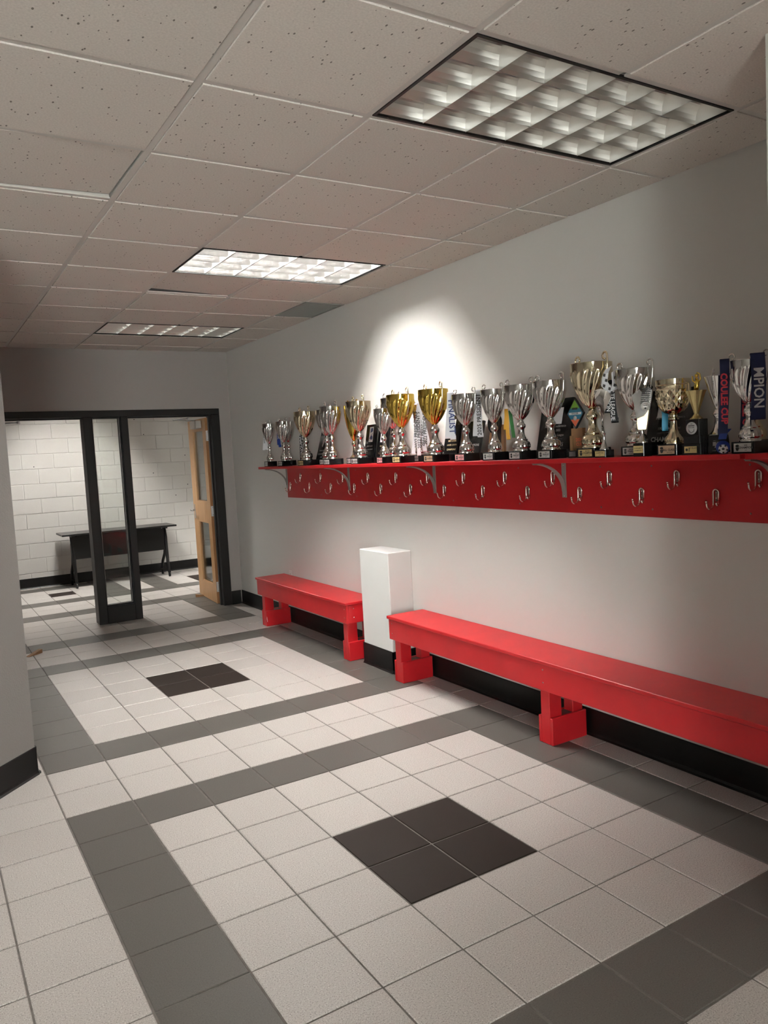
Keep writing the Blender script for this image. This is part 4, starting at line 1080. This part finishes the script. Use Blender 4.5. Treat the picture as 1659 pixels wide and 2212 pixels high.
# diamond crest award
t = thing('diamond_award', 'wooden award with a green, blue and orange diamond crest', 'trophy', (2.945, 2.880, SZ))
part('foot', MB().box(-.028, .032, -.050, .044, 0, .036, bev=.002), M['base'], t)
fp = part('plate', MB().box(-.0300, -.0281, -.012, .032, .006, .030), M['greyprint'], t)
part('board', MB().box(-.004, .016, -.042, .038, .036, .150), M['walnut'], t)
part('side_board', MB().box(-.014, .004, .020, .040, .036, .112), M['walnut'], t)
lettering('lettering', [('2024', .024, 0, .012, .03), ('CUP', .022, 0, -.012, .03)], (-.0044, -.016, .078), (0, -1, 0), (0, 0, 1), M['orange'], t)
cz = .225
def dia(s0, s1, x0, x1, m_, nm, par):
    return part(nm, MB().prism([(-.058 * s1, cz), (0, cz - .078 * s1), (.058 * s1, cz), (0, cz + .078 * s1)], 'x', x0, x1), M[m_], par)
dm = dia(0, 1.0, -.010, .002, 'ink', 'diamond', t)
dia(0, .90, -.0110, -.0101, 'teal', 'blue_field', dm)
part('green_field', MB().prism([(-.032, cz + .026), (.032, cz + .026), (0, cz + .070)], 'x', -.0116, -.0111), M['green'], dm)
part('orange_field', MB().prism([(-.030, cz - .030), (.030, cz - .030), (0, cz - .068)], 'x', -.0116, -.0111), M['orange'], dm)
part('white_band', MB().prism([(-.042, cz - .006), (.042, cz - .006), (.044, cz + .006), (-.044, cz + .006)], 'x', -.0116, -.0111), M['white'], dm)
part('ball', MB().lathe([(.012, 0), (.012, .0006)], 16, M=Matrix.Translation((-.0117, 0, cz - .024)) @ Matrix.Rotation(-math.pi / 2, 4, 'Y')), M['white'], dm)
lettering('crest_lettering', [('SOCCER', .012, 0, 0, .03)], (-.0120, 0, cz), (0, -1, 0), (0, 0, 1), M['ink'], dm, [ngon(0, -.024, .004, 5), [(-.018, .020), (.018, .020), (.020, .030), (-.020, .030)]])

# ------------------------------------------------------------------ lanyards and ribbons
def lanyard(label, top, length, w, mtl, strands, words=None, ink=None, down=True, size=None, bold=.02, cat='lanyard', n=VN, name='lanyard', tail=None, gap=.012):
    """ribbon loop hung from a point: strands are (side offset at the bottom, toward-hall offset, length factor)"""
    t = thing(name, label, cat, top)
    r = Vector((0, 0, 1)).cross(n)
    for k, (so, do, lf) in enumerate(strands):
        pts = [n * (-.006), Vector((0, 0, .006)) + n * (do * .4), n * (do * .9) + r * so * .1]
        q = 7
        for i in range(1, q + 1):
            f_ = i / q; pts.append(r * (so * (.1 + .9 * f_) + .002 * math.sin(5 * f_ + k)) + n * (do + .002 * math.sin(3 * f_ + k * 2)) + Vector((0, 0, -length * lf * f_)))
        # rolled fold at the bottom
        e = pts[-1]; pts += [e - n * .003 + Vector((0, 0, -.004)), e - n * .007 + Vector((0, 0, -.002)), e - n * .008 + Vector((0, 0, .02))]
        s_ = part('strap', MB().strip(pts, r, w, .0012), M[mtl], t)
        if words and words[k]:
            sz = size or w * .95
            c = r * (so * .58) + n * (do + .0045) + Vector((0, 0, -length * lf * .52))
            ex = Vector((0, 0, -1)) if down else Vector((0, 0, 1))
            ey = r if down else -r
            lettering('lettering', [(words[k], sz, 0, 0, bold)], c, ex, ey, M[ink], s_)
    return t
def hang(key, s, up=.03):
    c, ang, R, hb = HOOKS_AT[key]
    return c + Vector((math.cos(ang), math.sin(ang), 0)) * s * R * 1.10 + Vector((0, 0, up))
lanyard('white lanyard hanging left of the farthest small silver cup', hang('a', 1, .0) + VN * .012, .235, .020, 'rib_white', [(-.030, .006, 1.0), (-.012, .010, .98), (.006, .014, 1.0)], ['2020 STATE', None, None], 'ink', False, .021)
lanyard('blue lanyard between the two farthest silver cups', Vector((2.905, 6.555, 1.925)), .215, .024, 'rib_blue', [(.000, .004, .90), (.012, .008, 1.0)], ['NATIONAL', None], 'white', True, .018)
o = part('red_label_strap', MB().strip([Vector((0, 0, 0)), Vector((.0, -.052, 0))], (0, 0, 1), .024, .002), M['rib_red'], None)
o.name = 'wrist_band'; o.location = (2.915, 6.560, 1.934); tag(o, 'short red and white band across the rim of a far silver cup', 'band')
lettering('lettering', [('CUP', .018, 0, 0, .03)], (-.0016, -.026, 0), (0, -1, 0), (0, 0, 1), M['white'], o)
lanyard('black lanyard with white letters hanging beside the pale gold far cup', Vector((2.955, 6.175, 1.905)), .366, .034, 'rib_black', [(-.004, .003, .95), (.036, .008, 1.0)], ['CHAMPIONS', '2022 TROPHY'], 'white', True, .036)
lanyard('four white ribbons with black lettering hanging between the gold cups', Vector((2.945, 4.300, 1.925)), .345, .026, 'rib_white', [(-.058, .004, .97), (-.020, .010, 1.0), (.018, .004, .93), (.054, .012, .88)], ["2022 PRESIDENT'S", "2022 PRESIDENT'S", "2022 PRESIDENT'S", "2022 PRESIDENT'S"], 'ink', False, .031)
lanyard('white lanyard with large dark letters left of the pink-plated silver cup', Vector((2.845, 3.818, 1.950)), .280, .034, 'rib_white', [(-.026, .006, .97), (.006, .012, 1.0)], [None, 'FINALIST'], 'navy_ink', True, .052, .02)
lanyard('white lanyard with small letters right of the pink-plated silver cup', Vector((2.915, 3.640, 1.945)), .270, .034, 'rib_white', [(-.022, .003, .97), (.006, .010, 1.0)], [None, '2025 PRESIDENT'], 'ink', False, .034, .02)
lanyard('yellow and green ribbon hanging from a silver cup before the bare wall', Vector((2.935, 3.415, 1.815)), .165, .020, 'rib_yellow', [(-.006, .004, .65), (.008, .010, 1.0)], cat='ribbon', name='ribbon')
gs = part('green_ribbon', MB().strip([Vector((.0, 0, .0)), Vector((.004, -.004, -.06)), Vector((.0, -.016, -.11)), Vector((.002, -.022, -.155))], VR, .020, .0012), M['rib_green'])
gs.location = (2.955, 3.405, 1.810); gs.name = 'ribbon'; tag(gs, 'dark green ribbon behind the yellow ribbon', 'ribbon')
lanyard('black lanyard with white letters under the tallest cup, over the flame award', Vector((2.910, 2.628, 1.895)), .195, .034, 'rib_black', [(-.010, .004, .75), (.024, .008, 1.0)], ['CHAMPION', 'STATE LEAGUE'], 'white', True, .026)
def checked(label, top):
    t = thing('lanyard', label, 'lanyard', top); r = VR
    pts = [Vector((0, 0, .03)), r * -.014 + VN * .014, r * -.020 + VN * .022 + Vector((0, 0, -.045)), r * .004 + VN * .026 + Vector((0, 0, -.085)), r * .024 + VN * .018 + Vector((0, 0, -.080)), r * .030 + VN * .006 + Vector((0, 0, -.03)), r * .028 - VN * .004 + Vector((0, 0, .015))]
    s_ = part('strap', MB().strip(pts, (r * .85 + Vector((0, 0, .5))), .034, .0014), M['rib_white'], t)
    pm = MB()
    for (a, b, c_) in ((-.020, -.005, .027), (-.012, -.030, .027), (-.022, -.055, .028), (.002, -.070, .031), (.012, -.090, .031), (.026, -.055, .024), (.030, -.020, .018)):
        pm.prism([(a - .006, b - .005), (a + .004, b - .009), (a + .007, b + .004), (a - .003, b + .008)], 'z', c_, c_ + .0008, M=basis((0, 0, 0), r, (0, 0, 1)))
    part('black_patches', pm, M['ink'], s_)
    return t
checked('white lanyard with black patches looped over a silver cup handle', Vector((2.862, 2.585, 1.925)))
lanyard('sky blue ribbon hanging in front of the lettered black plaque', Vector((2.915, 2.318, 1.755)), .115, .026, 'rib_sky', [(.006, .004, .95)], cat='ribbon', name='ribbon')
lanyard('navy lanyard with red letters, left strap beside the smooth silver cup', Vector((2.800, 1.930, 1.905)), .290, .036, 'rib_navy', [(-.010, .006, 1.0)], ['COULEE CUP'], 'rib_red', True, .034, .04)
lanyard('navy lanyard with red letters, right strap behind the nearest silver cup', Vector((2.925, 1.925, 1.850)), .275, .036, 'rib_navy', [(-.004, .006, 1.0)], ['COULEE CUP'], 'rib_red', True, .034, .04)
lanyard('wide navy lanyard with white letters over the nearest cup', Vector((2.815, 1.800, 1.912)), .245, .052, 'rib_navy', [(.002, .004, 1.0)], ['MPION'], 'white', True, .050, .02)
# medal with the football print, lying at the foot of the cups
md = thing('medal', 'blue and white football medal lying against the black bases', 'medal', (2.790, 1.937, SZ))
B = basis((0, 0, .0285), VR, (VN * -.22 + Vector((0, 0, 1))))
part('disc', MB().lathe([(.026, -.002), (.027, 0), (.026, .002)], 28, M=B), M['rib_blue'], md)
bl = part('ball_print', MB().lathe([(.018, 0), (.018, .0006)], 24, M=B @ Matrix.Translation((0, -.008, .0022))), M['white'], md)
pm = MB().add([(p[0], p[1] - .008, .0031) for p in ngon(0, 0, .006, 5, a0=math.pi / 2)], [(0, 1, 2, 3, 4)], M=B)
for k in range(5):
    a = math.pi / 2 + 2 * math.pi * (k + .5) / 5
    pm.add([(p[0], p[1] - .008, .0031) for p in ngon(.0150 * math.cos(a), .0150 * math.sin(a), .0045, 5, a0=a)], [(0, 1, 2, 3, 4)], M=B)
part('patches', pm, M['ink'], bl)
part('ribbon_end', MB().strip([Vector((-.004, .0, .060)), Vector((-.002, -.004, .082)), Vector((.02, -.008, .10))], VR, .03, .0014), M['rib_blue'], md)

# ================================================================== TABLE IN THE FAR ROOM
tb = thing('folding_table', 'dark flip-top training table on casters against the block wall', 'table', (2.41, 11.10, 0))
part('tabletop', MB().box(-.765, .765, -.185, .315, .712, .736, bev=.003), M['laminate'], tb)
part('top_edge', MB().box(-.766, .766, -.1865, -.1855, .713, .735), M['black_plastic'], tb)
part('modesty_panel', MB().box(-.640, .600, -.100, -.088, .385, .690, bev=.002), M['black_plastic'], tb)
part('cross_bar', MB().tube([(-.60, .02, .680), (.60, .02, .680)], .018, 10).box(-.56, .56, -.11, -.10, .688, .700), M['black_steel'], tb)
for s in (-1, 1):
    x = s * .625
    lm = MB().tube([(x, -.03, .690), (x, -.075, .56), (x, -.085, .42), (x, -.110, .22), (x, -.145, .085)], [.026, .026, .024, .022, .018], 10)
    lg = part('leg', lm, M['black_steel'], tb)
    part('rear_leg', MB().tube([(x, -.03, .600), (x - .0, -.040, .44), (x, .02, .32), (x, .15, .20), (x, .215, .085)], [.024, .024, .022, .021, .018], 10), M['black_steel'], lg)
    part('top_arm', MB().box(x - .02, x + .02, -.15, .28, .690, .711, bev=.003), M['black_steel'], lg)
    for yy_ in (-.145, .215):
        cs = MB().lathe([(.030, -.011), (.032, -.006), (.032, .006), (.030, .011)], 18, M=Matrix.Translation((x, yy_ - .008, .0325)) @ Matrix.Rotation(math.pi / 2, 4, 'Y'))
        cs.box(x - .018, x + .018, yy_ - .022, yy_ + .012, .060, .086)
        part('caster', cs, M['black_plastic'], lg)
